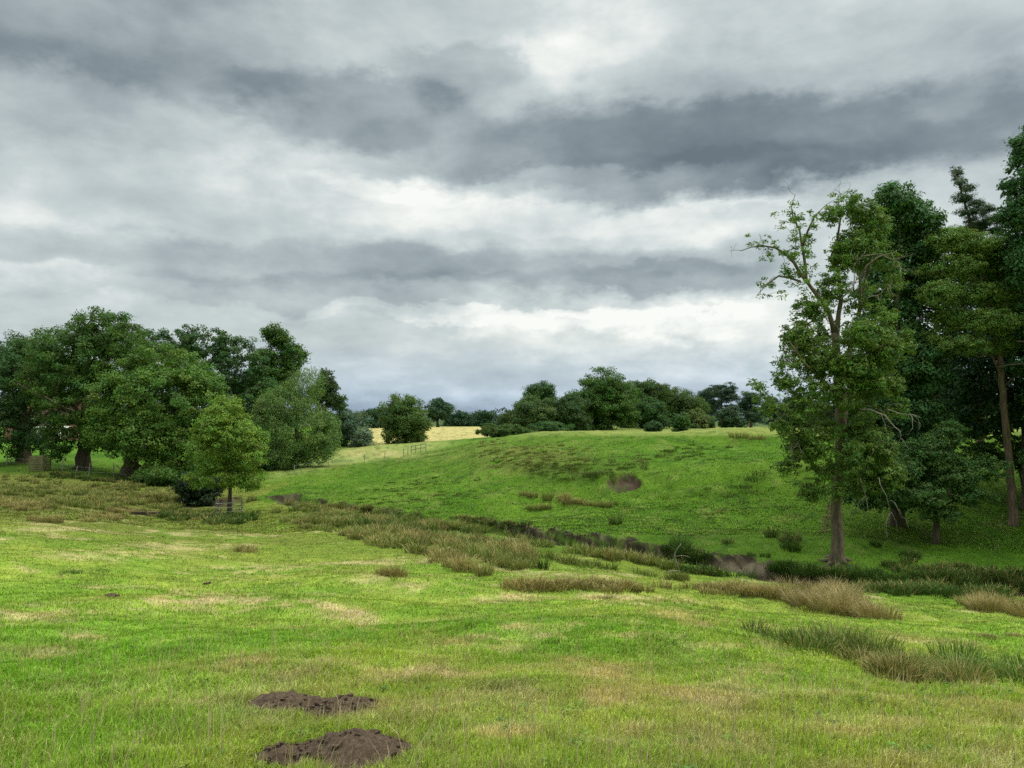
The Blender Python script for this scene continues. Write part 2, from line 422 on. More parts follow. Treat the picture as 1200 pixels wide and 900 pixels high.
    c = mixc(c, [.14, .18, .035], np.clip(sstep(.15, .6, fbm(x/1.1, y/1.6, 82, 3))*far_t*.5, 0, 1))
    c = c*(1+.10*n3[:, None]+.08*n2[:, None])
    return np.clip(c, .004, .9)
# ------------------------------------------------------------------ ground mesh (polar sheet, all round, to the horizon)
phi = np.concatenate([np.arange(-44, 44, .105), np.arange(44, 316, 2.0)])
rr_ = np.concatenate([np.exp(np.linspace(math.log(.5), math.log(18), 260, endpoint=False)),
                      np.exp(np.linspace(math.log(18), math.log(82), 500, endpoint=False)),
                      np.exp(np.linspace(math.log(82), math.log(4500), 170))])
PH, RR = np.meshgrid(R(1)*phi, rr_)
gx = (np.sin(PH)*RR).ravel(); gy = (np.cos(PH)*RR).ravel()
g_z, g_s2, g_par, g_hs, g_u, g_v = terrain(gx, gy, True)
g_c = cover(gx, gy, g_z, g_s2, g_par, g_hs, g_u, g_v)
nr, nc = len(rr_), len(phi)
i = np.arange(nr-1)[:, None]*nc; j = np.arange(nc)[None, :]; j2 = (j+1) % nc
GQ = np.stack([i+j, i+j2, i+nc+j2, i+nc+j], -1).reshape(-1, 4)[:, ::-1]
GV = np.stack([gx, gy, g_z], -1)
def subsheet(name, mask, kind, label=None, cat=None):
    q = GQ[mask]; used = np.unique(q); mp = np.full(len(GV), -1, np.int64); mp[used] = np.arange(len(used))
    o = mesh_obj(name, GV[used], [mp[q]], M['ground'], cols=g_c[used], smooth=True)
    tag(o, label, cat, kind=kind); return o
fc = GQ[:, 0]
crop_m = (gy[fc] > 125) & (gy[fc] < 326) & (gx[fc] < 2) & (gx[fc] > -.21*gy[fc])
scar_m = (g_hs[fc] < 1.0) & (gy[fc] > 52) & (gy[fc] < 66) & ~crop_m
bed_m = (g_s2[fc] > -1.2) & (g_s2[fc] < 1.55) & (g_par[fc] > .04) & (np.abs(g_s2[fc]) < 50)
rest = ~(crop_m | scar_m | bed_m)
subsheet('pasture', rest, 'structure', 'green grazing land rolling down to the stream and up the far hill')
subsheet('crop_field', crop_m, 'structure', 'flat golden field of ripe crop beyond the valley')
subsheet('bare_earth', scar_m, 'structure', 'brown bare scrape in the grassy hillside')
subsheet('stream_bed', bed_m, 'structure', 'dark muddy bed and cut bank of the little stream')
# closing disc under the camera
cv = np.vstack([[0, 0, float(g_z[:nc].mean())], GV[:nc]])
t = np.stack([np.zeros(nc, int), 1+np.arange(nc), 1+(np.arange(nc)+1) % nc], -1)[:, ::-1]
tag(mesh_obj('ground', cv, [t], M['ground'], cols=np.vstack([g_c[0], g_c[:nc]])), 'small patch of grass underfoot at the viewpoint', kind='structure')
# water
nrm = np.stack([-_st[:, 1], _st[:, 0]], -1)
Lw = SP-nrm*1.7; Rw = SP+nrm*1.15
wv = np.vstack([np.c_[Lw, np.full(220, WATER)], np.c_[Rw, np.full(220, WATER)]])
k = np.arange(8, 219); 
tag(mesh_obj('stream_water', wv, [np.stack([k, k+1, 220+k+1, 220+k], -1)], M['water']), 'shallow dark water lying in the muddy stream bed', kind='structure')

# ------------------------------------------------------------------ grass and rushes
def blades(rng, X, Y, Z, h, w, lean, ang, base, tip, cur=.5, face=None):
    """bent tapering blades, 5 verts each"""
    n = len(X)
    face = rng.uniform(0, 2*np.pi, n) if face is None else face
    dx = np.cos(face)*w/2; dy = np.sin(face)*w/2
    lx = np.cos(ang)*lean*h; ly = np.sin(ang)*lean*h
    V = np.empty((n, 5, 3), np.float32)
    V[:, 0] = np.stack([X-dx, Y-dy, Z-.01], -1); V[:, 1] = np.stack([X+dx, Y+dy, Z-.01], -1)
    mx = X+lx*.35; my = Y+ly*.35; mz = Z+h*.58
    V[:, 2] = np.stack([mx+dx*.8, my+dy*.8, mz], -1); V[:, 3] = np.stack([mx-dx*.8, my-dy*.8, mz], -1)
    V[:, 4] = np.stack([X+lx, Y+ly, Z+h*np.sqrt(np.clip(1-(lean*.75)**2, .15, 1))], -1)
    b = np.arange(n)[:, None]*5
    Q = b+np.array([0, 1, 2, 3]); T = b+np.array([3, 2, 4])
    C = np.empty((n, 5, 3), np.float32)
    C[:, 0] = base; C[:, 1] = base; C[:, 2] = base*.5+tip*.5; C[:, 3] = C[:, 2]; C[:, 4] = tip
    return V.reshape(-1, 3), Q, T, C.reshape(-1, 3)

MOUNDS = []   # (x, y, radius) kept free of grass
def make_pasture_grass():
    rng = np.random.default_rng(5)
    n = 760000
    q = rng.random(n); a_, b_ = 2.2, 62.0; ex = -.55
    r = (a_**ex+q*(b_**ex-a_**ex))**(1/ex)
    n2_ = 260000; n += n2_; r = np.r_[r, np.exp(rng.uniform(math.log(42), math.log(96), n2_))]
    ph = R(1)*rng.uniform(-37.5, 37.5, n)
    x = np.sin(ph)*r; y = np.cos(ph)*r
    n3_ = 230000; n += n3_; rs = np.exp(rng.uniform(math.log(.9), math.log(45), n3_)); ps = R(1)*rng.uniform(-72, 72, n3_)
    o_ = (np.abs(ps) > R(36)) | (rs < 3.6); k_ = int(o_.sum()); n = n-n3_+k_
    r = np.r_[r, rs[o_]]; x = np.r_[x, np.sin(ps[o_])*rs[o_]]; y = np.r_[y, np.cos(ps[o_])*rs[o_]]
    # clumping
    x += .02*np.sqrt(r)*rng.standard_normal(n)
    z, s2, par, hs, u, v = terrain(x, y, True)
    keep = (np.abs(s2+.2) > 1.5) | (par < .04)
    keep &= ~((hs < 1.05) & (y > 50))
    keep &= ((y < 62) | (v > 511)) & ~((y > 86) & (v < 520))
    for (mx, my, ra, rb, rot) in MOUNDS:
        ca, sa = math.cos(rot), math.sin(rot); ex_ = (x-mx)*ca+(y-my)*sa; ey = -(x-mx)*sa+(y-my)*ca
        keep &= (ex_/ra)**2+(ey/rb)**2 > rng.uniform(.72, 1.1, n)
    x, y, z, s2, par, hs, u, v, r = [q_[keep] for q_ in (x, y, z, s2, par, hs, u, v, r)]
    n = len(x)
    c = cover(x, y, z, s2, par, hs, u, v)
    hn = fbm(x/.9, y/.9, 61, 3); hl = fbm(x/4, y/4, 62, 2)
    tf = fbm(x/.22, y/.22, 64, 2)
    h = (.044+.026*hn+.012*hl+.06*np.maximum(0, tf-.1))*rng.uniform(.45, 1.4, n)
    h = np.clip(h*.87, .016, .2)*np.where(r > 20, .85, 1)
    w = np.clip(.0014+.0007*r, .0026, .03)*rng.uniform(.6, 1.3, n)
    ang = 2.6*fbm(x/.9, y/.9, 63, 3)+rng.normal(0, 1.3, n)
    lean = np.clip(.45+.3*hn+rng.normal(0, .25, n), 0, 1.1)
    var = np.clip(rng.normal(1, .28, n), .35, 2)[:, None]
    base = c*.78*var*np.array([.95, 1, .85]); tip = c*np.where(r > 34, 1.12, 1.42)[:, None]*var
    dry = rng.random(n) < (.10+.14*np.clip(c[:, 0]/c[:, 1]-.6, 0, 1)*2)
    tip[dry] = np.array([.55, .47, .24])*rng.uniform(.6, 1.1, (dry.sum(), 1)); base[dry] = base[dry]*.4+tip[dry]*.45
    lush = rng.random(n) < .12; tip[lush] *= np.array([.8, 1.15, .7])
    h = np.where(r > 42, h*1.5, h); w = np.where(r > 42, w*1.5, w); h[dry] *= 1.25; w[dry] *= .75
    stem = (rng.random(n) < .006) & (r < 16); h[stem] = rng.uniform(.12, .24, stem.sum()); w[stem] = .0022+.0004*r[stem]; lean[stem] *= .6
    tip[stem] = np.array([.62, .52, .30])*rng.uniform(.6, 1, (stem.sum(), 1)); base[stem] = tip[stem]*.55
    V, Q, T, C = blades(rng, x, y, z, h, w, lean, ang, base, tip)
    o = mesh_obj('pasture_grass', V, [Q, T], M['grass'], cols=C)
    tag(o, 'short yellow-green meadow grass covering the near slope and valley', 'grass', kind='stuff')

def rush_tuft(rng, n, rad, h, spread, base, tip, brown, w):
    """local arrays for one tussock"""
    a = rng.uniform(0, 2*np.pi, n); rr = rad*np.sqrt(rng.random(n))*.75
    X = np.cos(a)*rr; Y = np.sin(a)*rr
    lean = np.clip(spread*(.35+.9*rr/(rad+1e-6))*rng.uniform(.4, 1.2, n), 0, 1)
    hh = .78*h*rng.uniform(.45, 1.1, n)*(1-.45*(rr/rad)**2)
    var = rng.normal(1, .15, n)[:, None]
    br = (rng.random(n) < brown*.8)[:, None]
    tb = np.where(br, np.array([.44, .33, .14]), np.asarray(tip))*var
    bb = np.where(br, np.array([.13, .115, .04]), np.asarray(base))*var
    return blades(rng, X, Y, np.zeros(n), hh, w*rng.uniform(.7, 1.3, n), lean, a+rng.normal(0, .5, n), bb, tb)
GREEN = ((.055, .085, .015), (.13, .17, .035)); OLIVE = ((.075, .115, .02), (.20, .235, .06)); BROWNR = ((.11, .12, .03), (.36, .30, .12)); DARKG = ((.035, .075, .012), (.075, .135, .025))
def rush_thing(pts, label, cols, brown, h, group=None, name='rush_clump', px=True, n=230, rad=.42, w=.012, seed=0):
    """pts: photo pixels of tussock bases that form one clump"""
    rng = np.random.default_rng(1000+seed); Vs, Qs, Ts, Cs = [], [], [], []; k = 0
    base = hit(*pts[0][:2])
    if base[1] > 36: h *= 1.35; rad *= 1.35; w = max(w, .02)
    for p in pts:
        b = hit(*p[:2]); s = p[2] if len(p) > 2 else 1
        V, Q, T, C = rush_tuft(rng, int(n*s), rad*s, h*(.75+.25*s)*rng.uniform(.65, 1.15), .85, cols[0], cols[1], np.clip(brown+rng.normal(0, .2), 0, 1), w)
        C = C*rng.uniform(.75, 1.2); V = V+b+np.array([*rng.normal(0, rad*.35, 2), 0])-np.array([0, 0, .03]); Vs.append(V); Qs.append(Q+k); Ts.append(T+k); Cs.append(C); k += len(V)
    o = mesh_obj(name, np.vstack(Vs), [np.vstack(Qs), np.vstack(Ts)], M['rush'], cols=np.vstack(Cs), loc=base)
    tag(o, label, 'rush clump', group); return o
def rush_bed(name, label, spec, seed, kind='stuff'):
    """spec: list of (polyline px, half-thickness px, count, (cols), brown, h)"""
    rng = np.random.default_rng(seed); Vs, Qs, Ts, Cs = [], [], [], []; k = 0
    for (line, half, cnt, cols, brown, h) in spec:
        L = np.array(line, float); d = np.r_[0, np.cumsum(np.linalg.norm(np.diff(L, axis=0), axis=1))]
        t = rng.uniform(0, d[-1], cnt)
        us = np.interp(t, d, L[:, 0]); vs = np.interp(t, d, L[:, 1])+np.clip(rng.normal(0, .55, cnt), -1, 1)*half
        for u, v in zip(us, vs):
            b = hit_fast(u, v)
            if b is None: continue
            q = fbm([b[0]/3], [b[1]/3], 71, 2)[0]
            if q < rng.uniform(-.5, .15): continue
            s = rng.uniform(.6, 1.15); D = b[1]
            V, Q, T, C = rush_tuft(rng, int(58*s+10), .42*s, h*s*rng.uniform(.8, 1.15), .8, cols[0], cols[1], np.clip(brown*.5+q*.5, 0, 1), .012+.00045*D)
            C = C*rng.uniform(.75, 1.25); V = V+b-np.array([0, 0, .03]); Vs.append(V); Qs.append(Q+k); Ts.append(T+k); Cs.append(C); k += len(V)
    o = mesh_obj(name, np.vstack(Vs), [np.vstack(Qs), np.vstack(Ts)], M['rush'], cols=np.vstack(Cs))
    tag(o, label, 'rushes', kind=kind)
# fast ray hits on the built grid
_front = (phi < 44); _pf = phi[_front]; _G = g_z.reshape(nr, nc)[:, _front]
_u0 = g_u.reshape(nr, nc)[:, _front]; _v0 = g_v.reshape(nr, nc)[:, _front]
def hit_fast(u, v):
    a = math.degrees(math.atan2((u-600)/F, cp-(450-v)/F*sp)); c = int(round((a-_pf[0])/.105))
    if c < 0 or c >= len(_pf): return None
    col = _v0[:, c]; rows = np.nonzero((col <= v) & (rr_ > 2.4))[0]
    if not len(rows): return None
    i = rows[0]; r = rr_[i]; f = R(_pf[c])
    return np.array([math.sin(f)*r, math.cos(f)*r, _G[i, c]])

def make_weeds():
    """broad-leaved weeds and clover in the turf"""
    rng = np.random.default_rng(15); k = 560
    r = np.exp(rng.uniform(math.log(2.8), math.log(22), k)); ph = R(1)*rng.uniform(-36, 36, k)
    x = np.sin(ph)*r; y = np.cos(ph)*r; ok = fbm(x/3, y/3, 91, 2) > -.1; x, y, r = x[ok], y[ok], r[ok]
    for (mx, my, ra, rb, rot) in MOUNDS:
        o = ((x-mx)/ra)**2+((y-my)/rb)**2 > 1.2; x, y, r = x[o], y[o], r[o]
    C = np.stack([x, y, terrain(x, y)+.03], -1)
    V, Q, Cc = foliage(rng, C, np.tile([0, 0, 1.], (len(C), 1)), .055, 14, .03, (.12, .21, .028), colvar=.3, gap=0, flat=.4, narrow=.6, upbias=1.5)
    tag(mesh_obj('meadow_weeds', V, [Q], M['leaf'], cols=Cc), 'small broad-leaved weeds and clover scattered in the near turf', 'weeds', kind='stuff')
# ------------------------------------------------------------------ trees
def leaf_quads(rng, P, out_dir, size, cols, droop=0.0, narrow=.55, upbias=.5):
    """one folded leaf spray per point: 2 triangles-fold as a 4-vertex quad"""
    n = len(P)
    nrm = rng.standard_normal((n, 3))*.5+out_dir*.7+np.array([0, 0, upbias]); nrm /= np.linalg.norm(nrm, axis=1)[:, None]+1e-9
    t = rng.standard_normal((n, 3)); t[:, 2] -= droop
    t -= (t*nrm).sum(1)[:, None]*nrm; t /= np.linalg.norm(t, axis=1)[:, None]+1e-9
    b = np.cross(nrm, t); s = size*rng.uniform(.6, 1.3, n)
    l = (t*s[:, None]); w_ = b*(s*narrow)[:, None]
    k = nrm*(s*.18)[:, None]*rng.uniform(-1, 1, (n, 1))
    sh = rng.uniform(-.25, .35, (n, 1))
    V = np.empty((n, 4, 3), np.float32)
    V[:, 0] = P-l*.5; V[:, 1] = P+w_*.5+l*sh+k; V[:, 2] = P+l*.5; V[:, 3] = P-w_*.5+l*sh+k
    Q = np.arange(n)[:, None]*4+np.arange(4)
    return V.reshape(-1, 3), Q, np.repeat(cols, 4, axis=0)

def clumps_in_lobes(rng, lobes, ncl, shell=.5):
    """lobes: (c(3), r(3)) ; returns clump centres, outward dirs, lobe ids"""
    vol = np.array([(l[1][0]*l[1][1]*l[1][2])**(2/3)*(l[2] if len(l) > 2 else 1) for l in lobes]); vol /= vol.sum()
    ids = rng.choice(len(lobes), ncl*3, p=vol)
    c = np.array([l[0] for l in lobes])[ids]; r = np.array([l[1] for l in lobes])[ids]
    d = rng.standard_normal((len(ids), 3)); d /= np.linalg.norm(d, axis=1)[:, None]
    rad = shell+(1-shell)*rng.random(len(ids))**.6
    P = c+d*r*rad[:, None]
    # poisson-like thinning: drop clumps deep inside another lobe
    deep = np.zeros(len(ids), bool)
    for l in lobes:
        q = (((P-l[0])/l[1])**2).sum(1); deep |= q < (shell*.72)**2
    ok = np.nonzero(~deep)[0][:ncl]
    return P[ok], d[ok], ids[ok]

def foliage(rng, C, D, crad, per, size, col, colvar=.14, gap=.1, droop=0, flat=.6, narrow=.55, warm=None, upbias=.5):
    n = len(C); k = rng.poisson(per, n); k[rng.random(n) < gap] = 0
    idx = np.repeat(np.arange(n), k)
    cr = (crad*rng.uniform(.65, 1.25, n))[idx]
    d = rng.standard_normal((len(idx), 3)); d /= np.linalg.norm(d, axis=1)[:, None]
    rr = (rng.random(len(idx)))**.45
    off = d*(cr*rr)[:, None]*np.array([1, 1, flat])
    P = C[idx]+off
    P[:, 2] -= droop*cr*rng.random(len(idx))*1.2
    cv = rng.normal(1, colvar, n)[idx]*rng.normal(1, .12, len(idx))
    hue = rng.normal(0, .10, n)[idx]
    cols = np.asarray(col)[None, :]*cv[:, None]*np.stack([1+hue, np.ones(len(hue)), 1-hue*.5], -1)
    if warm is not None:
        wk = np.clip(rng.normal(.0, .5, n)[idx], 0, 1)[:, None]; cols = cols*(1-wk)+np.asarray(warm)*wk
    od = off/(cr[:, None]+1e-6)*.8+D[idx]*.6
    return leaf_quads(rng, P, od, size, np.clip(cols, .003, .6), droop, narrow, upbias)

def skeleton(rng, mains, targets, tip=.018, expo=.45, seg=.8, wob=.1, sag=.0, sides=5, maxr=None, back=.45):
    """mains: list of (points, radii). Targets attach greedily, one path each. Returns MB of limbs, MB of trunk"""
    mbs = []; own = []
    nodes = []; nd_r = []; 
    for k, (P, r) in enumerate(mains):
        P = np.asarray(P, float); r = np.asarray(r, float)
        d = np.r_[0, np.cumsum(np.linalg.norm(np.diff(P, axis=0), axis=1))]
        m = max(4, int(d[-1]/.5)); t = np.linspace(0, d[-1], m)
        Q = np.stack([np.interp(t, d, P[:, c]) for c in range(3)], -1); q = np.interp(t, d, r)
        Q[1:-1] += rng.normal(0, 1, (m-2, 3))*(q[1:-1, None]*.07+.012)
        if k == 0:
            fl = np.exp(-t/(q[0]*2.2))*.8; q = q*(1+fl)
        mbs.append(MB()); mbs[-1].tube(Q, q, 10 if k == 0 else 6, wob=.06, rng=rng)
        lo = int(m*.38) if k == 0 else 1
        nodes += list(Q[lo:]); nd_r += list(q[lo:]); own += [k]*len(Q[lo:])
    nodes = np.array(nodes); nd_r = np.array(nd_r); root = nodes[0]
    if targets is None or not len(targets): return mbs
    dist = np.array([np.min(((nodes-t)**2).sum(1)) for t in targets])
    order = np.argsort(dist)
    allN = list(nodes); par = [-1]*len(nodes); cnt = np.zeros(len(nodes)+len(targets)*12); paths = []
    arr = np.zeros((len(nodes)+len(targets)*12, 3)); arr[:len(nodes)] = nodes; nN = len(nodes); nM = nN; parent = np.full(len(arr), -1); owner = np.zeros(len(arr), int); owner[:nN] = own
    for ti in order:
        t = targets[ti]; v = t-arr[:nN]; dd = np.linalg.norm(v, axis=1)
        cost = dd+back*np.maximum(0, arr[:nN, 2]-t[2]+.15*dd)      # prefer growing up and out
        j = int(np.argmin(cost)); L_ = dd[j]; k = int(np.clip(L_/seg, 1, 9))
        s = np.linspace(0, 1, k+1)[1:]
        pts = arr[j]+s[:, None]*v[j]
        bow = np.sin(s*np.pi)*L_*.14
        pts[:, 2] += bow*(1 if sag == 0 else -sag); pts[:-1] += rng.normal(0, wob*min(1, L_*.3), (k-1, 3)) if k > 1 else 0
        pj = j; ids = [j]
        for q in pts:
            arr[nN] = q; parent[nN] = pj; owner[nN] = owner[pj]; pj = nN; ids.append(nN); nN += 1
        paths.append(ids)
    for ids in paths:
        x = ids[-1]
        while x >= 0: cnt[x] += 1; x = parent[x]
    rad = tip*np.maximum(cnt, 1)**expo
    for ids in paths:
        r = rad[ids].copy(); r[0] = min(r[0], r[1]*1.15)
        if ids[0] < nM: r[0] = min(r[0], nd_r[ids[0]]*.8); 
        r = np.minimum.accumulate(r); r[-1] *= .5
        mbs[owner[ids[0]]].tube(arr[ids], r, sides)
    return mbs

def make_tree(name, label, cat, base, mains, lobes, ncl, crad, per, size, col, bark='bark', seed=0, tip=.02, gap=.1, shell=.5, droop=0,
              flat=.6, narrow=.55, colvar=.14, warm=None, group=None, limbs=True, upbias=.5, sag=0, extra=None, seg=.8, expo=.45, ntarget=None):
    rng = np.random.default_rng(seed)
    root = empty(name, base); tag(root, label, cat, group)
    C, D, ids = clumps_in_lobes(rng, lobes, ncl, shell)
    if extra is not None: C = np.vstack([C, extra]); D = np.vstack([D, np.tile([0, 0, 1.], (len(extra), 1))])
    tg = C if ntarget is None else C[rng.permutation(len(C))[:ntarget]]
    lim = skeleton(rng, mains, tg if limbs else None, tip=tip, seg=seg, sag=sag, expo=expo)
    for k_, mb_ in enumerate(lim): mb_.build('limb' if k_ else 'trunk', M[bark], root, smooth=True)
    V, Q, Cc = foliage(rng, C, D, crad, per, size, col, colvar, gap, droop, flat, narrow, warm, upbias)
    mesh_obj('crown', V, [Q], M['leaf'], root, cols=Cc)
    return root

def wl(u, v, ru, rv, D, dy=0, dr=None, w=1.0):
    """lobe given where it appears in the photo, at depth D+dy"""
    c = at(u, v, D+dy); s = (D+dy)/F
    return (c, np.array([ru*s, (dr if dr else (ru+rv)/2*s), rv*s]), w)
def auto_lobes(rng, c, hw, h, z0, n, rl=.42, topheavy=.0):
    """irregular broad crown: lobes over an ellipsoid of half width hw, from z0 up to h above c"""
    L_ = []; zc = (z0+h)/2; hh = (h-z0)/2
    for k in range(n):
        d = rng.standard_normal(3); d /= np.linalg.norm(d); d[2] = d[2]*.9+.1
        f = rng.uniform(.45, .72); s = rng.uniform(.75, 1.2)*rl
        L_.append((c+np.array([0, 0, zc])+d*np.array([hw, hw, hh])*f, np.array([hw*s, hw*s, min(hw, hh)*s*.9])))
    L_.append((c+np.array([0, 0, zc]), np.array([hw*.62, hw*.62, hh*.68])))
    if z0 < .06*h:          # foliage down to the ground
        for k in range(8):
            a = k*.785+rng.uniform(-.3, .3); q = hw*rng.uniform(.45, .68)
            L_.append((c+np.array([math.cos(a)*q, math.sin(a)*q, h*rng.uniform(.12, .34)]), np.array([hw*.36, hw*.36, h*.2])*rng.uniform(.8, 1.2)))
    return L_
def px_tree(name, label, u, vtop, vbase, hw_px, D=None, base=None, n=14, ncl=140, per=60, size=.3, crad=.9, col=(.04, .075, .018), low=.12, trunk=.3, seed=0, rl=.42, **kw):
    """broad tree whose foot is at photo pixel (u, vbase)"""
    rng = np.random.default_rng(seed+77)
    b = hit(u, vbase) if base is None else base
    D = b[1]; s = D/F; top = at(u, vtop, D)[2]; h = top-b[2]; hw = hw_px*s
    kw.setdefault('tip', .03)
    hw *= 1.06; lobes = auto_lobes(rng, b, hw, h, h*low, n, rl*1.1); ncl = int(ncl*1.75); per = per*1.1
    lean = rng.normal(0, .03, 2)*h
    mains = [([b-[0, 0, .4], b+[lean[0]*.3, lean[1]*.3, h*.2], b+[lean[0], lean[1], h*.5], b+[lean[0]*1.3, lean[1]*1.2, h*.8]], [trunk, trunk*.8, trunk*.5, trunk*.12])]
    return make_tree(name, label, kw.pop('cat', 'tree'), b, mains, lobes, ncl, crad, per, size, col, seed=seed, ntarget=kw.pop('ntarget', 36), **kw)

OAK = (.062, .132, .018); OAKD = (.043, .105, .020); OAKL = (.092, .18, .024); HAZE_BLUE = (.034, .082, .032)  # the last has distance haze mixed into its leaf colour
def gat(u, v, D):          # ground point under pixel column u at depth D
    p = at(u, v, D); return np.array([p[0], p[1], gz(p[0], p[1])])

def build_left_group():
    # oaks behind the wire fence, left to right
    def oak(u, vb, lobes, label, trunkpx, ncl, col, seed, lean=0, D=None, per=74, size=.27, crad=.85, vt=420, **kw):
        b = hit(u, vb) if D is None else gat(u, vb, D); D = b[1]; s = D/F
        t = trunkpx/2*s; top = at(u+lean, vt, D)
        mains = [([b-[0, 0, .5], b*.75+top*.25, b*.45+top*.55, top], [t, t*.85, t*.6, t*.25])]
        # big spreading limbs
        rg = np.random.default_rng(seed+5)
        for k in range(5):
            a = rg.uniform(0, 2*np.pi); st = b*.62+top*.38; hh = top[2]-b[2]
            e = st+np.array([math.cos(a)*hh*.45, math.sin(a)*hh*.45, hh*rg.uniform(.15, .45)])
            mains.append(([st, (st+e)/2+[0, 0, -hh*.02], e], [t*.45, t*.3, t*.12]))
        lb = [wl(q[0], q[1], q[2]*1.06, q[3]*1.06, D, *(q[4:])) for q in lobes]; ncl = int(ncl*2.1)
        return make_tree('oak_tree', label, 'tree', b, mains, lb, ncl, crad, per, size, col, seed=seed, tip=.03, **kw)
    oak(28, 542, [(15,455,45,48,0),(40,430,38,35,2),(5,500,35,35,-2),(45,490,28,35,1),(-25,460,45,60,0),(20,420,35,28,5),(15,510,28,18,-3),(48,520,14,12,-2)],
        'oak on the far left with a thick trunk standing left of the slatted tree guard', 13, 330, OAKD, 11, vt=440, gap=.12)
    oak(97, 550, [(120,385,34,24,0),(95,420,50,36,0),(60,440,34,34,2),(140,430,40,40,2),(90,470,46,34,-2),(85,505,32,26,-1),(125,500,34,28,0),(70,410,34,28,3),(150,400,20,22,2),(150,400,20,22,-2),(100,395,25,22,1),(72,525,14,12,-2)],
        'tallest dark oak of the left group, its straight trunk behind the wire fence', 14, 430, OAK, 12, lean=8, vt=395, gap=.08)
    oak(150, 557, [(185,430,50,24,0),(150,470,48,36,-2),(200,465,55,40,-2),(240,480,30,40,0),(170,510,50,30,-3),(225,525,45,30,-2),(140,440,28,28,1),(185,540,30,16,-3),(120,505,24,26,-3),(240,455,24,26,1),(205,570,26,16,-3)],
        'broad mid-green oak with a leaning trunk, nearest of the left group', 15, 470, OAKL, 13, lean=22, vt=450, gap=.06)
    oak(163, 552, [(240,402,36,18,0),(205,400,30,18,0),(275,425,34,34,0),(240,430,45,34,2),(300,460,28,40,0),(200,425,40,28,0),(275,480,40,46,1),(265,520,40,26,0),(180,405,22,18,2)],
        'dark spreading oak rising behind the broad mid-green oak', 9, 400, OAKD, 14, lean=70, vt=440, D=104, size=.31)
    b = gat(325, 535, 112)
    px_tree('ash_tree', 'tall narrow tree with a tufted top behind the willow', 328, 356, 545, 32, base=b, n=14, ncl=240, per=62, size=.33, crad=1.1, col=OAK, low=.1, seed=21, rl=.36, gap=.1)
    px_tree('oak_tree', 'olive-tinged oak crown at the left edge of the photo, behind the far left oak', 18, 388, 533, 46, base=gat(18, 520, 118), n=14, ncl=200, per=58, size=.34, crad=1.2, col=(.065, .088, .016), low=.15, seed=22)
    px_tree('oak_tree', 'rounded dark oak filling the gap behind the two leftmost trunks', 70, 408, 520, 48, base=gat(75, 520, 150), n=14, ncl=170, per=60, size=.42, crad=1.5, col=OAKD, low=.22, seed=23)
    px_tree('oak_tree', 'dark oak mass seen behind the broad mid-green oak and the tallest one', 175, 402, 530, 50, base=gat(175, 520, 128), n=15, ncl=260, per=60, size=.38, crad=1.3, col=OAKD, low=.0, seed=24)
    px_tree('oak_tree', 'dark tree behind the willow and the tufted narrow tree', 285, 425, 530, 44, base=gat(285, 520, 132), n=15, ncl=220, per=60, size=.38, crad=1.3, col=OAKD, low=.0, seed=25)
    # willow and trees stepping down towards the middle
    D = 92; b = gat(345, 545, D)
    lb = [wl(*q) for q in [(335,470,36,26,D),(355,500,38,34,D,-1),(320,500,34,36,D,-1),(372,520,24,16,D,-1),(330,530,40,14,D,-2),(360,450,24,22,D,1),(300,520,26,24,D,0),(385,505,14,22,D,0)]]
    make_tree('willow_tree', 'pale grey-green willow with drooping foliage down to the meadow', 'tree', b, [([b-[0, 0, .4], b+[.3, 0, 3], b+[0, 0, 7]], [.4, .3, .1])], lb, 800, .75, 84, .25, (.125, .205, .05), seed=31, droop=1.1, narrow=.35, gap=.04, ntarget=60)
    b = gat(380, 530, 118)
    px_tree('poplar_tree', 'dark ragged tree poking up at the right shoulder of the willow', 372, 417, 530, 20, base=b, n=12, ncl=150, per=45, size=.32, crad=.85, col=(.045, .082, .018), low=.1, seed=32, rl=.3, gap=.2)
    px_tree('poplar_tree', 'small dark pointed tree right of the willow', 398, 452, 525, 11, base=gat(398, 525, 122), n=9, ncl=80, per=45, size=.32, crad=.8, col=OAKD, low=.05, seed=33, rl=.42)
    px_tree('willow_tree', 'silvery blue-green willow at the right end of the left tree group', 413, 474, 522, 24, base=gat(413, 520, 124), n=10, ncl=120, per=55, size=.34, crad=.95, col=(.10, .165, .10), low=.02, seed=34, narrow=.4, droop=.5)
    px_tree('willow_bush', 'small silvery bush at the foot of the silvery willow', 424, 500, 522, 13, base=gat(424, 520, 120), n=8, ncl=60, per=55, size=.32, crad=.7, col=(.15, .21, .13), low=.0, seed=35, trunk=.1, narrow=.4, cat='bush')
    # dark scrub over the stream by the young tree
    b = hit(232, 592)
    px_tree('scrub_bush', 'dark scrub over the stream left of the young fenced tree', 228, 548, 594, 24, base=b, n=10, ncl=120, per=60, size=.2, crad=.55, col=(.018, .04, .012), low=.0, seed=36, trunk=.12, cat='bush')
    px_tree('scrub_bush', 'low green shrub under the right side of the broad mid-green oak', 190, 545, 575, 30, base=gat(190, 562, 76), n=10, ncl=110, per=60, size=.22, crad=.6, col=OAK, low=.0, seed=37, trunk=.1, cat='bush')
    px_tree('scrub_bush', 'dark leafy hedge bush under the willow beside the meadow', 300, 530, 558, 34, base=gat(295, 548, 90), n=10, ncl=130, per=60, size=.25, crad=.7, col=OAKD, low=.0, seed=38, trunk=.1, cat='bush')

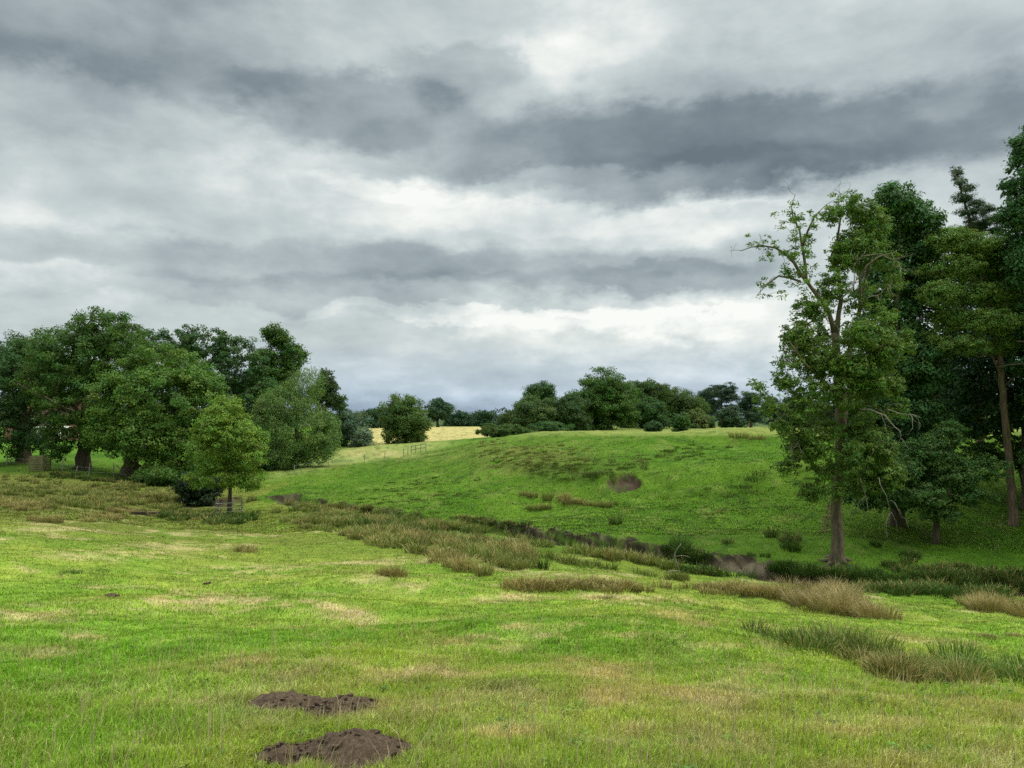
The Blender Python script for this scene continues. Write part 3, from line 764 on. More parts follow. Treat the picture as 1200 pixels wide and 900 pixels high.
def build_young_tree():
    b = hit(269, 602); D = b[1]
    lb = [wl(q[0], q[1], q[2]*.93, q[3]*.95, D) for q in [(262,482,24,20),(268,515,40,28),(245,535,30,22),(290,535,26,24),(255,560,34,14),(288,562,24,14),(265,500,34,24),(232,560,16,10),(300,515,16,16),(240,505,16,16)]]
    make_tree('young_tree', 'young light green tree growing inside the small railed guard', 'tree', b, [([b-[0, 0, .3], b+[0, 0, 2.0], b+[-.15, 0, 4.5], at(264, 480, D)], [.15, .12, .07, .02])],
              lb, 640, .42, 66, .145, (.165, .27, .035), seed=41, tip=.010, gap=.06, seg=.5)
    return b

def build_far():
    # middle distance
    px_tree('willow_tree', 'rounded bushy willow standing alone at the edge of the golden field', 473, 456, 518, 28, base=gat(475, 517, 128), n=15, ncl=230, per=62, size=.33, crad=.95, col=(.085, .15, .03), low=.0, seed=51, rl=.38, droop=.4)
    FG = 'trees on the horizon beyond the golden field'
    px_tree('field_tree', 'dark lone tree with a bare stem standing in the golden field', 513, 466, 500.5, 17, base=gat(513, 500, 300), n=9, ncl=90, per=55, size=.75, crad=2.0, col=HAZE_BLUE, low=.12, seed=52, trunk=.5)
    px_tree('field_tree', 'flat-topped dark tree at the right end of the row beyond the golden field', 566, 479.5, 499, 11, base=gat(566, 499, 335), n=8, ncl=60, per=50, size=.8, crad=2.0, col=HAZE_BLUE, low=.05, seed=53, trunk=.4)
    for k, (u, vt, hw) in enumerate([(536, 481, 9), (546, 482, 8), (556, 483, 8), (528, 484, 7)]):
        px_tree('field_tree', 'low dark tree in the row between the lone field tree and the flat-topped one', u, vt, 499, hw, base=gat(u, 499, 350+6*k), n=7, ncl=50, per=50, size=.85, crad=2.1, col=HAZE_BLUE, low=.0, seed=54+k, trunk=.3, group='low trees in the row beyond the golden field')
    for k, (u, vt, hw) in enumerate([(436, 474, 12), (447, 477, 12), (456, 474, 9)]):
        px_tree('field_tree', 'dark tree left of the rounded willow, behind the golden field', u, vt, 499, hw, base=gat(u, 499, 262+5*k), n=8, ncl=70, per=50, size=.65, crad=1.7, col=HAZE_BLUE, low=.0, seed=60+k, trunk=.3, group='dark trees left of the rounded willow')
    px_tree('field_tree', 'faint bluish tree low on the horizon left of the hilltop copse', 583, 486, 498, 16, base=gat(583, 498, 420), n=8, ncl=50, per=50, size=1.0, crad=2.4, col=(.05, .085, .075), low=0, seed=66, trunk=.3)  # leaf colour carries the haze of distance
    # copse on the hill
    def cp_(u, vt, vb, hw, D, col, label, seed, name='copse_tree', **kw):
        base = gat(u, vb, D)
        args = dict(n=18, ncl=330, per=66, size=.36, crad=1.15, low=.02, trunk=.3, rl=.46, gap=.02); args.update(kw)
        px_tree(name, label, u, vt, vb, hw, base=base, col=col, seed=seed, **args)
    cp_(632, 445, 505, 19, 168, OAKD, 'dark domed tree standing tall at the left of the hilltop copse', 71)
    cp_(626, 464, 506, 26, 138, (.068, .12, .03), 'lighter green bushy tree at the left front of the hilltop copse', 72, crad=.9, size=.3)
    cp_(601, 478, 510, 16, 142, (.06, .11, .024), 'small sloping tree at the far left of the hilltop copse', 73, ncl=130, crad=.85, size=.3)
    cp_(705, 435, 506, 40, 150, OAK, 'biggest dark green tree in the middle of the hilltop copse', 74, ncl=520, n=24)
    cp_(668, 462, 506, 24, 140, (.046, .095, .02), 'mid-green tree left of the biggest tree in the hilltop copse', 75, crad=.95, size=.31)
    cp_(752, 443, 504, 30, 172, (.058, .112, .020), 'olive-topped tree right of the biggest tree in the hilltop copse', 76, ncl=420)
    cp_(790, 452, 504, 33, 176, (.066, .120, .022), 'olive-green rounded tree toward the right of the hilltop copse', 77, ncl=420)
    cp_(765, 466, 504, 20, 160, OAKD, 'dark tree in front of the olive trees of the hilltop copse', 78, ncl=160)
    cp_(815, 480, 504, 12, 158, (.115, .155, .04), 'small yellowish tree at the right end of the hilltop copse', 79, ncl=80, crad=.8, name='small_tree')
    cp_(828, 487, 503.5, 9, 165, (.06, .12, .02), 'low green bush at the very right end of the hilltop copse', 80, ncl=60, crad=.8, name='bush', cat='bush', trunk=.1)
    cp_(797, 483, 506, 10, 118, (.055, .13, .024), 'round bright green bush in front of the right of the copse', 81, ncl=90, crad=.55, size=.24, name='bush', cat='bush', trunk=.1)
    cp_(765, 493, 506, 10, 116, (.036, .085, .024), 'small dark green bush in front of the middle right of the copse', 82, ncl=70, crad=.5, size=.24, name='bush', cat='bush', trunk=.1)
    cp_(592, 497, 514.5, 30, 108, (.055, .11, .018), 'low spreading hedge bush at the left foot of the copse', 83, ncl=150, crad=.5, size=.24, n=14, name='bush', cat='bush', trunk=.1)
    cp_(640, 494, 508, 26, 112, OAKD, 'dark low thicket under the left of the hilltop copse', 84, ncl=110, crad=.5, size=.24, name='bush', cat='bush', trunk=.1)
    # pines
    def pine(u, vt, vb, hw, D, label, seed, npad=44):
        rng = np.random.default_rng(seed); b = gat(u, vb, D); s = D/F; top = at(u, vt, D); h = top[2]-b[2]; lobes = []
        for k in range(npad):
            f = rng.uniform(.12, 1.0)**.8; a = rng.uniform(0, 6.28); q = hw*s*(1.15-.75*f**2)*rng.uniform(.3, .8)
            lobes.append((b+np.array([math.cos(a)*q, math.sin(a)*q, h*f*.97]), np.array([hw*s*.38, hw*s*.38, h*.075])*rng.uniform(.8, 1.3)))
        make_tree('pine_tree', label, 'pine tree', b, [([b-[0, 0, .4], b+[0, 0, h*.5], b+[0, 0, h*.94]], [.35, .25, .06])], lobes, 420, 1.1, 62, .42, (.032, .072, .034), bark='pine_bark', seed=seed, tip=.04, flat=.4, narrow=.3, ntarget=40, gap=.08)
    pine(846, 449, 503, 26, 232, 'broad dark pine with layered boughs right of the hilltop copse', 91, 34)
    pine(829, 458, 503, 14, 240, 'dark pine partly hidden behind the layered pine and the copse', 92)
    pine(880, 461, 503, 17, 226, 'dark pine just left of the big ash tree', 93)
    pine(905, 466, 503, 16, 236, 'dark pine seen through the outer leaves of the big ash tree', 94)
    px_tree('copse_tree', 'rounded green tree under the layered pine', 858, 476, 503, 15, base=gat(858, 503, 205), n=9, ncl=90, per=60, size=.5, crad=1.3, col=(.034, .078, .024), low=0, seed=95)
    G = 'dark background trees behind the right-hand grove'
    for k, (u, vt, hw) in enumerate([(935, 462, 22), (968, 458, 26), (1010, 460, 26), (1050, 455, 30), (1095, 462, 26), (1135, 466, 24), (1165, 460, 26), (1200, 458, 30), (1240, 455, 34)]):
        px_tree('copse_tree', 'dark tree beyond the hilltop, seen between the trunks of the right-hand grove', u, vt, 504, hw, base=gat(u, 504, 165+9*(k % 3)), n=11, ncl=120, per=55, size=.5, crad=1.4, col=(.032, .072, .022), low=0, seed=100+k, group=G)

def rnd_twigs(rng, mb, p, d, L_, r, depth=0, gn=.3, droop=0.0):
    """bare forking twig"""
    n = 6; pts = [p]; q = np.array(p, float); d = np.array(d, float); d /= np.linalg.norm(d)
    for k in range(n):
        d = d+rng.normal(0, gn, 3)+np.array([0, 0, -droop]); d /= np.linalg.norm(d); q = q+d*L_/n; pts.append(q.copy())
    mb.tube(np.array(pts), np.linspace(r, r*.35, n+1), 5)
    if depth > 0:
        for k in range(rng.integers(2, 4)):
            i = rng.integers(2, n+1); dd = d+rng.normal(0, .75, 3)
            rnd_twigs(rng, mb, pts[i], dd, L_*rng.uniform(.4, .65), r*.55, depth-1, gn, droop)

def build_right_group():
    # ---- great ash, foreground
    b = hit(982, 661); D = b[1]; s = D/F
    A_ = lambda u, v, dy=0: at(u, v, D+dy)
    mains = [([b-[0, 0, .4], A_(980, 605), A_(984, 540), A_(986, 480), A_(982, 430), A_(978, 390)], [.27, .23, .22, .23, .20, .16]),
             ([A_(978, 392), A_(972, 365), A_(957, 345, -.3), A_(943, 328, -.5), A_(925, 300, -.7), A_(902, 287, -.8), A_(885, 289, -.9), A_(868, 294, -1)], [.12, .10, .085, .075, .06, .042, .026, .012]),
             ([A_(945, 332, -.5), A_(942, 300, -.4), A_(938, 270, -.2), A_(925, 250, 0), A_(932, 228, .2)], [.07, .06, .042, .028, .012]),
             ([A_(940, 290, -.4), A_(948, 262, -.5), A_(958, 248, -.6), A_(968, 240, -.6)], [.055, .04, .025, .015]),
             ([A_(938, 330, -.5), A_(915, 322, -1), A_(900, 332, -1.2), A_(888, 345, -1.3)], [.06, .04, .03, .015]),
             ([A_(980, 395), A_(986, 350, .4), A_(978, 300, .8), A_(985, 255, .8), A_(982, 228, .8)], [.13, .10, .07, .04, .018]),
             ([A_(988, 430), A_(1004, 380, .8), A_(1012, 340, 1.0), A_(1022, 290, 1.4), A_(1020, 245, 1.4)], [.13, .10, .075, .045, .018]),
             ([A_(1006, 372, .4), A_(1008, 320, -.6), A_(1025, 302, -.9), A_(1048, 296, -1)], [.07, .055, .04, .02]),
             ([A_(984, 470), A_(960, 440, -1), A_(942, 425, -1.6), A_(925, 400, -2)], [.12, .09, .06, .03]),
             ([A_(986, 500), A_(962, 505, -.8), A_(940, 490, -1.5), A_(918, 485, -2)], [.08, .06, .045, .02]),
             ([A_(986, 480), A_(1010, 470, -1), A_(1030, 478, -1.6), A_(1048, 500, -2)], [.09, .06, .04, .02]),
             ([A_(985, 450), A_(1000, 430, -1.2), A_(1020, 410, -2), A_(1035, 405, -2.4)], [.11, .08, .05, .03])]
    lobes = []; rwl = np.random.default_rng(44)
    for q in [(1000,240,22,20,.8,1.3),(975,250,14,14,.7,.8),(1020,262,24,26,1.2,1.1),(1005,290,30,26,.8,1),(1035,300,18,20,.6,.5),(985,300,16,26,.5,.6),(1045,330,16,18,.4,.5),(1035,370,20,20,-1,.6),(1045,450,18,20,-1,.6),(940,525,24,16,-1.2,.8),(1035,555,22,22,-1.2,.8),(985,575,20,12,-1.2,.35),(950,575,16,14,-1,.5),(920,445,16,12,-1.5,.5),(915,500,14,12,-1.8,.5),(1055,480,14,16,-1,.6),(925,545,16,12,-1.4,.5),(1060,400,12,16,-.8,.5),(975,335,20,22,0,.7),(1005,350,24,24,.2,.5),
              (950,365,24,22,-.4,1),(935,395,20,22,-1,.9),(925,420,16,14,-1.6,.7),(960,420,30,26,-.8,1.1),(1018,392,32,20,-2,1.5),(1000,430,30,22,-1.8,1.2),(1035,410,22,24,-1.6,.8),
              (945,455,28,20,-1.4,.9),(985,465,26,22,-1.6,.4),(1020,450,26,20,-1.5,.7),(938,480,20,14,-1.8,.7),(900,468,22,22,-2.2,.22),(888,450,14,8,-2.2,.2),
              (950,520,24,22,-1.4,.9),(965,550,22,18,-1,.7),(1000,535,28,24,-1.6,.9),(1025,520,24,22,-1.4,.7),(1010,565,24,18,-1,.6),(970,500,22,16,-1.2,.5),(990,395,24,24,.4,.6),(1010,500,22,20,-.4,.6),(935,505,22,12,-1.6,.5),
              (960,395,14,18,1.2,.5),(1000,470,24,26,1.4,.6),(960,470,18,26,1.4,.6)]:
        c, r, _ = wl(q[0], q[1], q[2], q[3], D, q[4]); lobes.append((c, r, q[5]*rwl.uniform(.4, 1.5)))
    rge = np.random.default_rng(91); ex = []
    for (poly, cnt, sp_) in [([(957,345),(943,328),(925,300),(902,287),(878,290)], 46, 15), ([(944,330),(942,300),(938,270),(925,250),(932,232)], 50, 13), ([(940,290),(950,262),(966,242)], 16, 9),
                             ([(938,330),(915,322),(900,332),(888,345)], 26, 11), ([(980,250),(984,228)], 8, 10), ([(918,485),(895,470),(885,448)], 26, 12), ([(925,400),(915,420),(925,440)], 20, 12)]:
        P_l = np.array(poly, float); dl = np.r_[0, np.cumsum(np.linalg.norm(np.diff(P_l, axis=0), axis=1))]
        for t in rge.uniform(0, dl[-1], cnt):
            uu = np.interp(t, dl, P_l[:, 0])+rge.normal(0, sp_*.75); vv = np.interp(t, dl, P_l[:, 1])+rge.normal(0, sp_*.75)
            ex.append(A_(uu, vv, -.6+rge.normal(0, .6)))
    ex = np.array(ex)
    ash = make_tree('ash_tree', 'tall ash by the stream with bare crooked limbs reaching left out of its leaves', 'tree', b, mains, lobes, 3900, .235, 24, .165, (.105, .19, .030),
              bark='ash_bark', seed=201, tip=.009, shell=.15, gap=.14, flat=.45, narrow=.36, droop=.45, warm=(.125, .20, .03), seg=.45, expo=.40, colvar=.22, ntarget=1500, extra=ex)
    rng = np.random.default_rng(9)
    for k in range(7):
        a = k*.9+rng.uniform(-.2, .2); d = np.array([math.cos(a), math.sin(a), 0]); L_ = rng.uniform(.7, 1.2); pts_ = []
        for f in (.12, .35, .6, 1.0):
            q = b+d*L_*f; pts_.append([q[0], q[1], gz(q[0], q[1])+(.34*(1-f)**1.6-.05)])
        mb = MB(); mb.tube(pts_, [.15, .11, .075, .03], 6, wob=.1, rng=rng); mb.build('root', M['ash_bark'], ash, smooth=True)
    tw_ = [(int(rng.uniform(870, 960)), int(rng.uniform(250, 345)), -.6, rng.uniform(-1, .5), rng.uniform(-.5, 1), rng.uniform(.5, 1.0), .012, 0) for _ in range(0)]
    for (u, v, dy, dx, dz, L_, r, dr) in tw_+[(932,230,.2,-.3,1,.9,.012,0),(985,228,.8,-.5,1,1.0,.012,0),(992,228,.8,.3,1,.8,.01,0),(1010,300,-1,1,.1,1.6,.024,0),(1045,297,-1,.8,-.6,1.2,.02,.1),(1000,340,-1,-.4,.9,1.6,.03,0),
                                     (870,294,-1,-1,.1,.6,.015,0),(915,322,-1,-.6,-.6,1.0,.018,0),(898,288,-.8,-.7,-.2,.8,.015,0),(985,430,-.5,-.8,-.2,1.6,.05,0),(984,400,-.4,.1,1,1.5,.035,0),
                                     (1010,480,-2,1,-.2,1.9,.04,.12),(1040,480,-2.2,.8,-.4,1.3,.03,.3),(1030,560,-2,.2,-1,1.6,.025,.5),(1008,560,-2,.3,-1,1.7,.025,.5),(960,500,-1.2,-.9,-.3,1.6,.035,.1),(940,510,-1.5,-.8,-.1,1.3,.025,0),
                                     (940,440,-1.6,-.6,.4,1.3,.02,0),(950,360,-.6,-.9,-.3,1.2,.02,0),(985,350,-.5,.6,.8,1.8,.04,0),(1015,350,-.8,.9,.5,1.6,.035,0),(985,500,-.5,-1,-.1,1.4,.03,.15)]:
        mb = MB(); rnd_twigs(rng, mb, A_(u, v, dy), (dx, rng.normal(-.2, .3), dz), L_, r, 2, .28, dr)
        mb.build('dead_branch', M['dead'], ash, smooth=True)
    # ---- dark tree behind the ash
    def tr(name, label, cat, base, mains_px, lobes_px, D, ncl, crad, per, size, col, seed, **kw):
        mains = [([at(p[0], p[1], D+(p[2] if len(p) > 2 else 0)) for p in P], r) for P, r in mains_px]
        mains[0][0][0] = base-np.array([0, 0, .4])
        lb = []
        for q in lobes_px:
            c, r, _ = wl(q[0], q[1], q[2], q[3], D, q[4] if len(q) > 4 else 0); lb.append((c, r, q[5] if len(q) > 5 else 1))
        return make_tree(name, label, cat, base, mains, lb, ncl, crad, per, size, col, seed=seed, **kw)
    b = hit(1051, 617); D = b[1]
    tr('sycamore_tree', 'dense dark green tree immediately behind and right of the big ash', 'tree', b,
       [([(1051,617),(1052,560),(1050,480),(1050,400),(1052,320),(1055,250)], [.32,.28,.25,.2,.12,.04])],
       [(1050,235,26,20),(1075,260,26,22),(1040,270,30,26,1),(1090,275,14,18,0,.6),(1060,300,38,30,1),(1035,330,34,34,1),(1080,340,26,30,1),(1045,385,44,34,1),(1030,440,42,32,1),(1070,430,40,34,0),(1050,480,46,24,0),(1035,520,42,24,0),(1065,540,34,26,-1),(1085,480,24,30,1),(1020,575,34,18,-1.5,.8),(1060,580,40,16,-1,.8),(1085,555,30,20,0,.8),(1020,545,30,20,-1,.9),(1010,500,22,24,1)],
       D, 1900, .5, 56, .20, (.060, .135, .038), 211, tip=.014, shell=.4, gap=.03, seg=.6, ntarget=300)
    # ---- light feathery tree with tall pine-like stem
    b = hit(1188, 616); D = b[1]
    tr('larch_tree', 'slender tree with a tall bare reddish trunk and a light feathery crown at the right', 'tree', b,
       [([(1188,616),(1184,560),(1179,500),(1174,450),(1171,410),(1160,370),(1150,330),(1140,290)], [.21,.19,.17,.16,.14,.11,.07,.02]),
        ([(1171,408),(1150,420),(1130,412),(1110,400)], [.07,.05,.035,.02]), ([(1173,440),(1155,400),(1135,370),(1120,350)], [.07,.05,.035,.02]), ([(1160,370),(1175,340),(1180,310)], [.06,.04,.02]),
        ([(1174,455),(1190,440),(1205,420)], [.05,.035,.02])],
       [(1110,285,26,16),(1150,290,32,18),(1120,315,34,18),(1165,300,30,16,1),(1120,275,22,12,0),(1165,320,30,18,1),(1100,345,24,16,-1),(1140,345,36,16),(1180,350,20,22),(1115,375,28,16),(1160,378,34,16,-1),(1130,405,30,12,-1,.8),(1175,405,24,12,0,.8),(1095,400,18,14,0,.6),(1190,375,16,22,1,.7),(1080,320,10,12,0,.4)],
       D, 1700, .36, 46, .16, (.15, .25, .055), 221, bark='pine_bark', tip=.010, shell=.2, gap=.06, flat=.45, narrow=.35, warm=(.13, .19, .03), seg=.5)
    # ---- conifer top behind
    D = 54; b = gat(1148, 540, D)
    rng = np.random.default_rng(3); lb = []
    for q in [(1119,203,6,9),(1124,215,8,7),(1134,221,9,6),(1128,231,13,7),(1144,239,13,8),(1133,249,16,8),(1156,247,12,7),(1150,261,20,8),(1169,257,10,7),(1138,268,20,8),(1166,271,17,8)]: lb.append((*q, rng.normal(0, .4), 1.2))
    for k in range(46):
        f = .45+.55*k/46; lb.append((1150+rng.uniform(-1, 1)*34, 200+f*200, 14, 7, rng.normal(0, 1.3), 1))
    tr('fir_tree', 'dark ragged conifer top rising between the feathery tree and the tree at the right edge', 'conifer', b,
       [([(1150,560),(1150,400),(1148,300),(1130,235),(1117,196)], [.3,.24,.16,.07,.015])], lb, D, 1700, .34, 40, .18, (.038, .082, .032), 231, bark='pine_bark', tip=.014, shell=.1, gap=.05, flat=.45, narrow=.22, seg=.6)
    # ---- tree at the right edge
    b = hit(1245, 625); D = b[1]
    tr('sycamore_tree', 'tall dark tree cut off by the right edge of the photo', 'tree', b,
       [([(1245,625),(1243,540),(1240,450),(1235,350),(1230,260),(1225,180)], [.36,.32,.28,.2,.12,.03]), ([(1242,480),(1220,440),(1195,425),(1170,430)], [.12,.08,.05,.02]), ([(1240,430),(1215,400),(1190,400)], [.12,.08,.03])],
       [(1206,180,14,18),(1225,170,34,30),(1195,210,22,22,0,.8),(1235,230,48,40),(1195,250,20,22),(1250,300,55,45),(1210,310,30,34),(1215,370,28,34,1),(1260,390,55,50),(1210,430,26,20,1,.7),(1260,470,55,40),(1190,300,14,30,1),(1250,540,44,24,0,.6)],
       D, 1500, .52, 56, .19, (.054, .128, .036), 241, tip=.014, shell=.4, gap=.05, seg=.6, ntarget=280)
    G = 'broad trees added beyond the right edge to shade the grove'
    for k, (x_, y_) in enumerate([(31.5, 33), (36, 40), (39, 48), (29.5, 44)]):  # trees added off to the right for the shade they throw
        bb = np.array([x_, y_, gz(x_, y_)]); rg = np.random.default_rng(300+k)
        make_tree('sycamore_tree', 'broad dark tree added beyond the right edge to shade the grove', 'tree', bb, [([bb-[0, 0, .4], bb+[0, 0, 5], bb+[.5, 0, 11]], [.35, .28, .1])],
                  auto_lobes(rg, bb, 5.0, 15, 3.0, 16, .45), 420, .8, 50, .32, (.024, .068, .020), seed=300+k, tip=.03, group=G, ntarget=60)
    # layered dark pine boughs at the right, low
    D = 48; b = gat(1216, 560, D)
    tr('pine_tree', 'dark pine with flat layered boughs at the right edge, behind the reddish trunk', 'pine tree', b,
       [([(1216,560),(1216,480),(1214,400),(1212,340)], [.22,.2,.15,.05])],
       [(1185,428,40,4),(1200,440,44,4,1),(1175,452,34,4),(1195,468,42,5,-1),(1180,482,36,5),(1205,492,40,5),(1225,420,36,6),(1165,440,20,3,1,.5),(1180,410,30,4,1),(1200,395,28,6)],
       D, 330, .42, 46, .19, (.024, .058, .026), 251, bark='pine_bark', tip=.014, shell=.1, gap=.05, flat=.3, narrow=.22, seg=.7)
    # understorey
    b = hit(1094, 571); D = b[1]
    tr('alder_tree', 'mid-size dark tree on the slope with a stout trunk left of the crooked sapling', 'tree', b,
       [([(1094,571),(1095,535),(1099,500),(1100,450),(1105,400)], [.22,.19,.17,.12,.04])],
       [(1095,440,30,22),(1110,460,26,22),(1085,470,26,22),(1100,495,30,12),(1120,485,20,16,0,.7),(1085,410,24,20),(1110,415,22,22),(1130,500,26,14,0,.8),(1075,510,26,20),(1115,540,24,12,0,.6),(1140,470,20,14)],
       D, 900, .5, 52, .19, (.055, .13, .036), 261, tip=.014, shell=.3, ntarget=150, gap=.06)
    b = hit(1113, 585); D = b[1]
    tr('sapling_tree', 'crooked thin tree with yellow-green leaves bending right under the grove', 'tree', b,
       [([(1113,585),(1114,550),(1118,525),(1128,500),(1134,470),(1137,440)], [.10,.09,.08,.065,.045,.02])],
       [(1138,460,16,12),(1145,480,16,12),(1128,490,16,10),(1150,497,14,8),(1130,440,14,12),(1143,435,10,12)],
       D, 190, .34, 40, .15, (.13, .21, .028), 262, tip=.009, shell=.15, gap=.08, flat=.45)
    b = hit(1096, 637); D = b[1]
    tr('hawthorn_tree', 'small spreading thorn tree in the shade in front of the grove', 'tree', b,
       [([(1096,637),(1097,600),(1095,570),(1092,540)], [.15,.13,.09,.04]), ([(1096,600),(1120,585),(1150,572)], [.06,.045,.02]), ([(1096,595),(1075,575),(1050,565)], [.06,.045,.02])],
       [(1085,530,34,20),(1045,552,34,20,-.5),(1120,555,30,20,-.5),(1075,580,36,16,-.8),(1140,582,26,13,-.8,.7),(1100,602,24,12,-.5,.5),(1040,575,18,16,0,.5),(1155,548,26,18,.5,.6),(1110,510,24,18,.4,.7)],
       D, 1000, .28, 34, .135, (.075, .15, .034), 263, tip=.009, shell=.1, gap=.06, flat=.65)
    b = hit(1200, 585); D = b[1]
    tr('beech_sapling', 'low light green spray of leaves around the foot of the reddish trunk', 'tree', b,
       [([(1200,585),(1196,555),(1188,530),(1180,515)], [.07,.06,.045,.02]), ([(1194,550),(1165,535),(1140,530)], [.03,.02,.01])],
       [(1175,535,34,9),(1150,525,26,9),(1195,520,26,10),(1165,510,26,7,0,.6),(1130,540,18,8,0,.6),(1205,545,20,10)],
       D, 420, .30, 40, .14, (.10, .18, .034), 264, tip=.008, shell=.15, gap=.08, flat=.4)
    px_tree('hilltop_bush', 'small pale bush on the hilltop seen between the grove trunks', 1160, 478, 508, 18, base=gat(1160, 508, 96), n=9, ncl=70, per=50, size=.24, crad=.55, col=(.075, .13, .03), low=0, seed=265, trunk=.1, cat='bush')
EXPO = 0.42
# ------------------------------------------------------------------ small built things
def molehill(name, label, parts, seed, h):
    """parts: (u, v, rx m, ry m, height) lobes of loose soil"""
    rng = np.random.default_rng(seed)
    cs = [(hit(u, v), rx, ry, hh) for (u, v, rx, ry, hh) in parts]
    c0 = cs[0][0]; R0 = max(max(abs(c[0][0]-c0[0])+c[1], abs(c[0][1]-c0[1])+c[2]) for c in cs)*1.25
    n = 170; g = np.linspace(-R0, R0, n); GX, GY = np.meshgrid(g, g); x = c0[0]+GX.ravel(); y = c0[1]+GY.ravel()
    gzv = terrain(x, y); z = np.full(len(x), -1.)
    for (c, rx, ry, hh) in cs:
        q = np.sqrt(((x-c[0])/rx)**2+((y-c[1])/ry)**2)+.16*fbm(x*4, y*4, seed, 3)+.05*fbm(x*18, y*18, seed+1, 2)
        z = np.maximum(z, hh*(1-sstep(.15, 1.05, q))**.8-.035*sstep(.8, 1.1, q)-.2*sstep(1.0, 1.4, q))
        MOUNDS.append((c[0], c[1], rx*.92, ry*.92, 0))
    crumb = .016*fbm(x*28, y*28, seed+3, 3)+.022*np.maximum(0, fbm(x*13, y*13, seed+4, 2))
    z = gzv+z+crumb*(z > -.02)
    q = np.arange(n-1)[:, None]*n+np.arange(n-1)[None, :]; Q = np.stack([q, q+1, q+n+1, q+n], -1).reshape(-1, 4)
    keep = (z[Q]-gzv[Q]).max(1) > -.06; Q = Q[keep]; us = np.unique(Q); mp = np.zeros(n*n, int); mp[us] = np.arange(len(us))
    V = np.stack([x, y, z], -1)[us]
    root = empty(name, c0); tag(root, label, 'molehill')
    mesh_obj('soil_heap', V, [mp[Q]], M['soil'], root, smooth=True)
    mb = MB()
    for k in range(260):                      # crumbs of soil
        c, rx, ry, hh = cs[rng.integers(len(cs))]; a = rng.uniform(0, 6.28); q = math.sqrt(rng.random())*(1.02 if k < 90 else 1.45)
        px, py = c[0]+math.cos(a)*q*rx, c[1]+math.sin(a)*q*ry; s = rng.uniform(.006, .02)
        pz = gz(px, py)+hh*max(0, 1-sstep(.15, 1.05, q))**.8
        d = rng.standard_normal((8, 3)); d /= np.linalg.norm(d, axis=1)[:, None]
        box = np.array([[x_, y_, z_] for x_ in (-1, 1) for y_ in (-1, 1) for z_ in (-1, 1)])*s*.6+d*s*.3
        mb.add(box+[px, py, pz+s*.2], [[0, 1, 3, 2], [4, 6, 7, 5], [0, 4, 5, 1], [2, 3, 7, 6], [0, 2, 6, 4], [1, 5, 7, 3]])
    tag(mb.build('soil_crumbs', M['soil'], root), kind='stuff')
molehill('molehill', 'big dark molehill of fresh soil with a smaller lobe on its left, nearest the camera', [(414, 887, .34, .31, .10), (338, 891, .18, .17, .055)], 301, .1)
molehill('molehill', 'flatter long molehill just beyond the nearest one', [(342, 828, .32, .25, .075), (394, 831, .27, .21, .06)], 302, .05)
def clod(u, v, s, label, seed):
    b = hit(u, v); rng = np.random.default_rng(seed); mb = MB()
    for k in range(7):
        c = b+np.array([*rng.normal(0, s*.5, 2), s*.25]); P = rng.standard_normal((8, 3))*.12
        box = np.array([[x_, y_, z_] for x_ in (-1, 1) for y_ in (-1, 1) for z_ in (-.7, .7)])+P*2
        mb.add(box*s*.35+c, [[0, 1, 3, 2], [4, 6, 7, 5], [0, 4, 5, 1], [2, 3, 7, 6], [0, 2, 6, 4], [1, 5, 7, 3]])
    tag(mb.build('soil_clod', M['soil'], loc=b), label, 'soil clod')
clod(152, 816, .045, 'small dark soil clod in the grass left of the molehills', 1)
clod(932, 844, .03, 'small dark soil clod in the bright grass at the lower right', 2)
clod(130, 700, .10, 'long dark clod lying on the near slope at the left', 3)
clod(244, 685, .07, 'dark scuffed clod on the slope above the straw patches', 4)
def heap(u, v, s, label, seed):
    b = hit(u, v); n = 40; g = np.linspace(-1, 1, n); GX, GY = np.meshgrid(g, g); q = np.sqrt(GX**2+GY**2).ravel()+.2*fbm(GX.ravel()*2, GY.ravel()*2, seed, 3)
    x = b[0]+GX.ravel()*s*1.5; y = b[1]+GY.ravel()*s; z = terrain(x, y)+s*.55*(1-sstep(.1, .9, q))-.06*sstep(.85, 1, q)+.05*s*fbm(x*9, y*9, seed+3, 3)
    k = np.arange(n-1)[:, None]*n+np.arange(n-1)[None, :]; Q = np.stack([k, k+1, k+n+1, k+n], -1).reshape(-1, 4)
    tag(mesh_obj('anthill', np.stack([x, y, z], -1), [Q[(q[Q].min(1) < 1.0)]], M['dry_earth'], smooth=True, loc=b), label, 'anthill')
M['dry_earth'] = plain('dry_earth', (.13, .115, .04), .95)
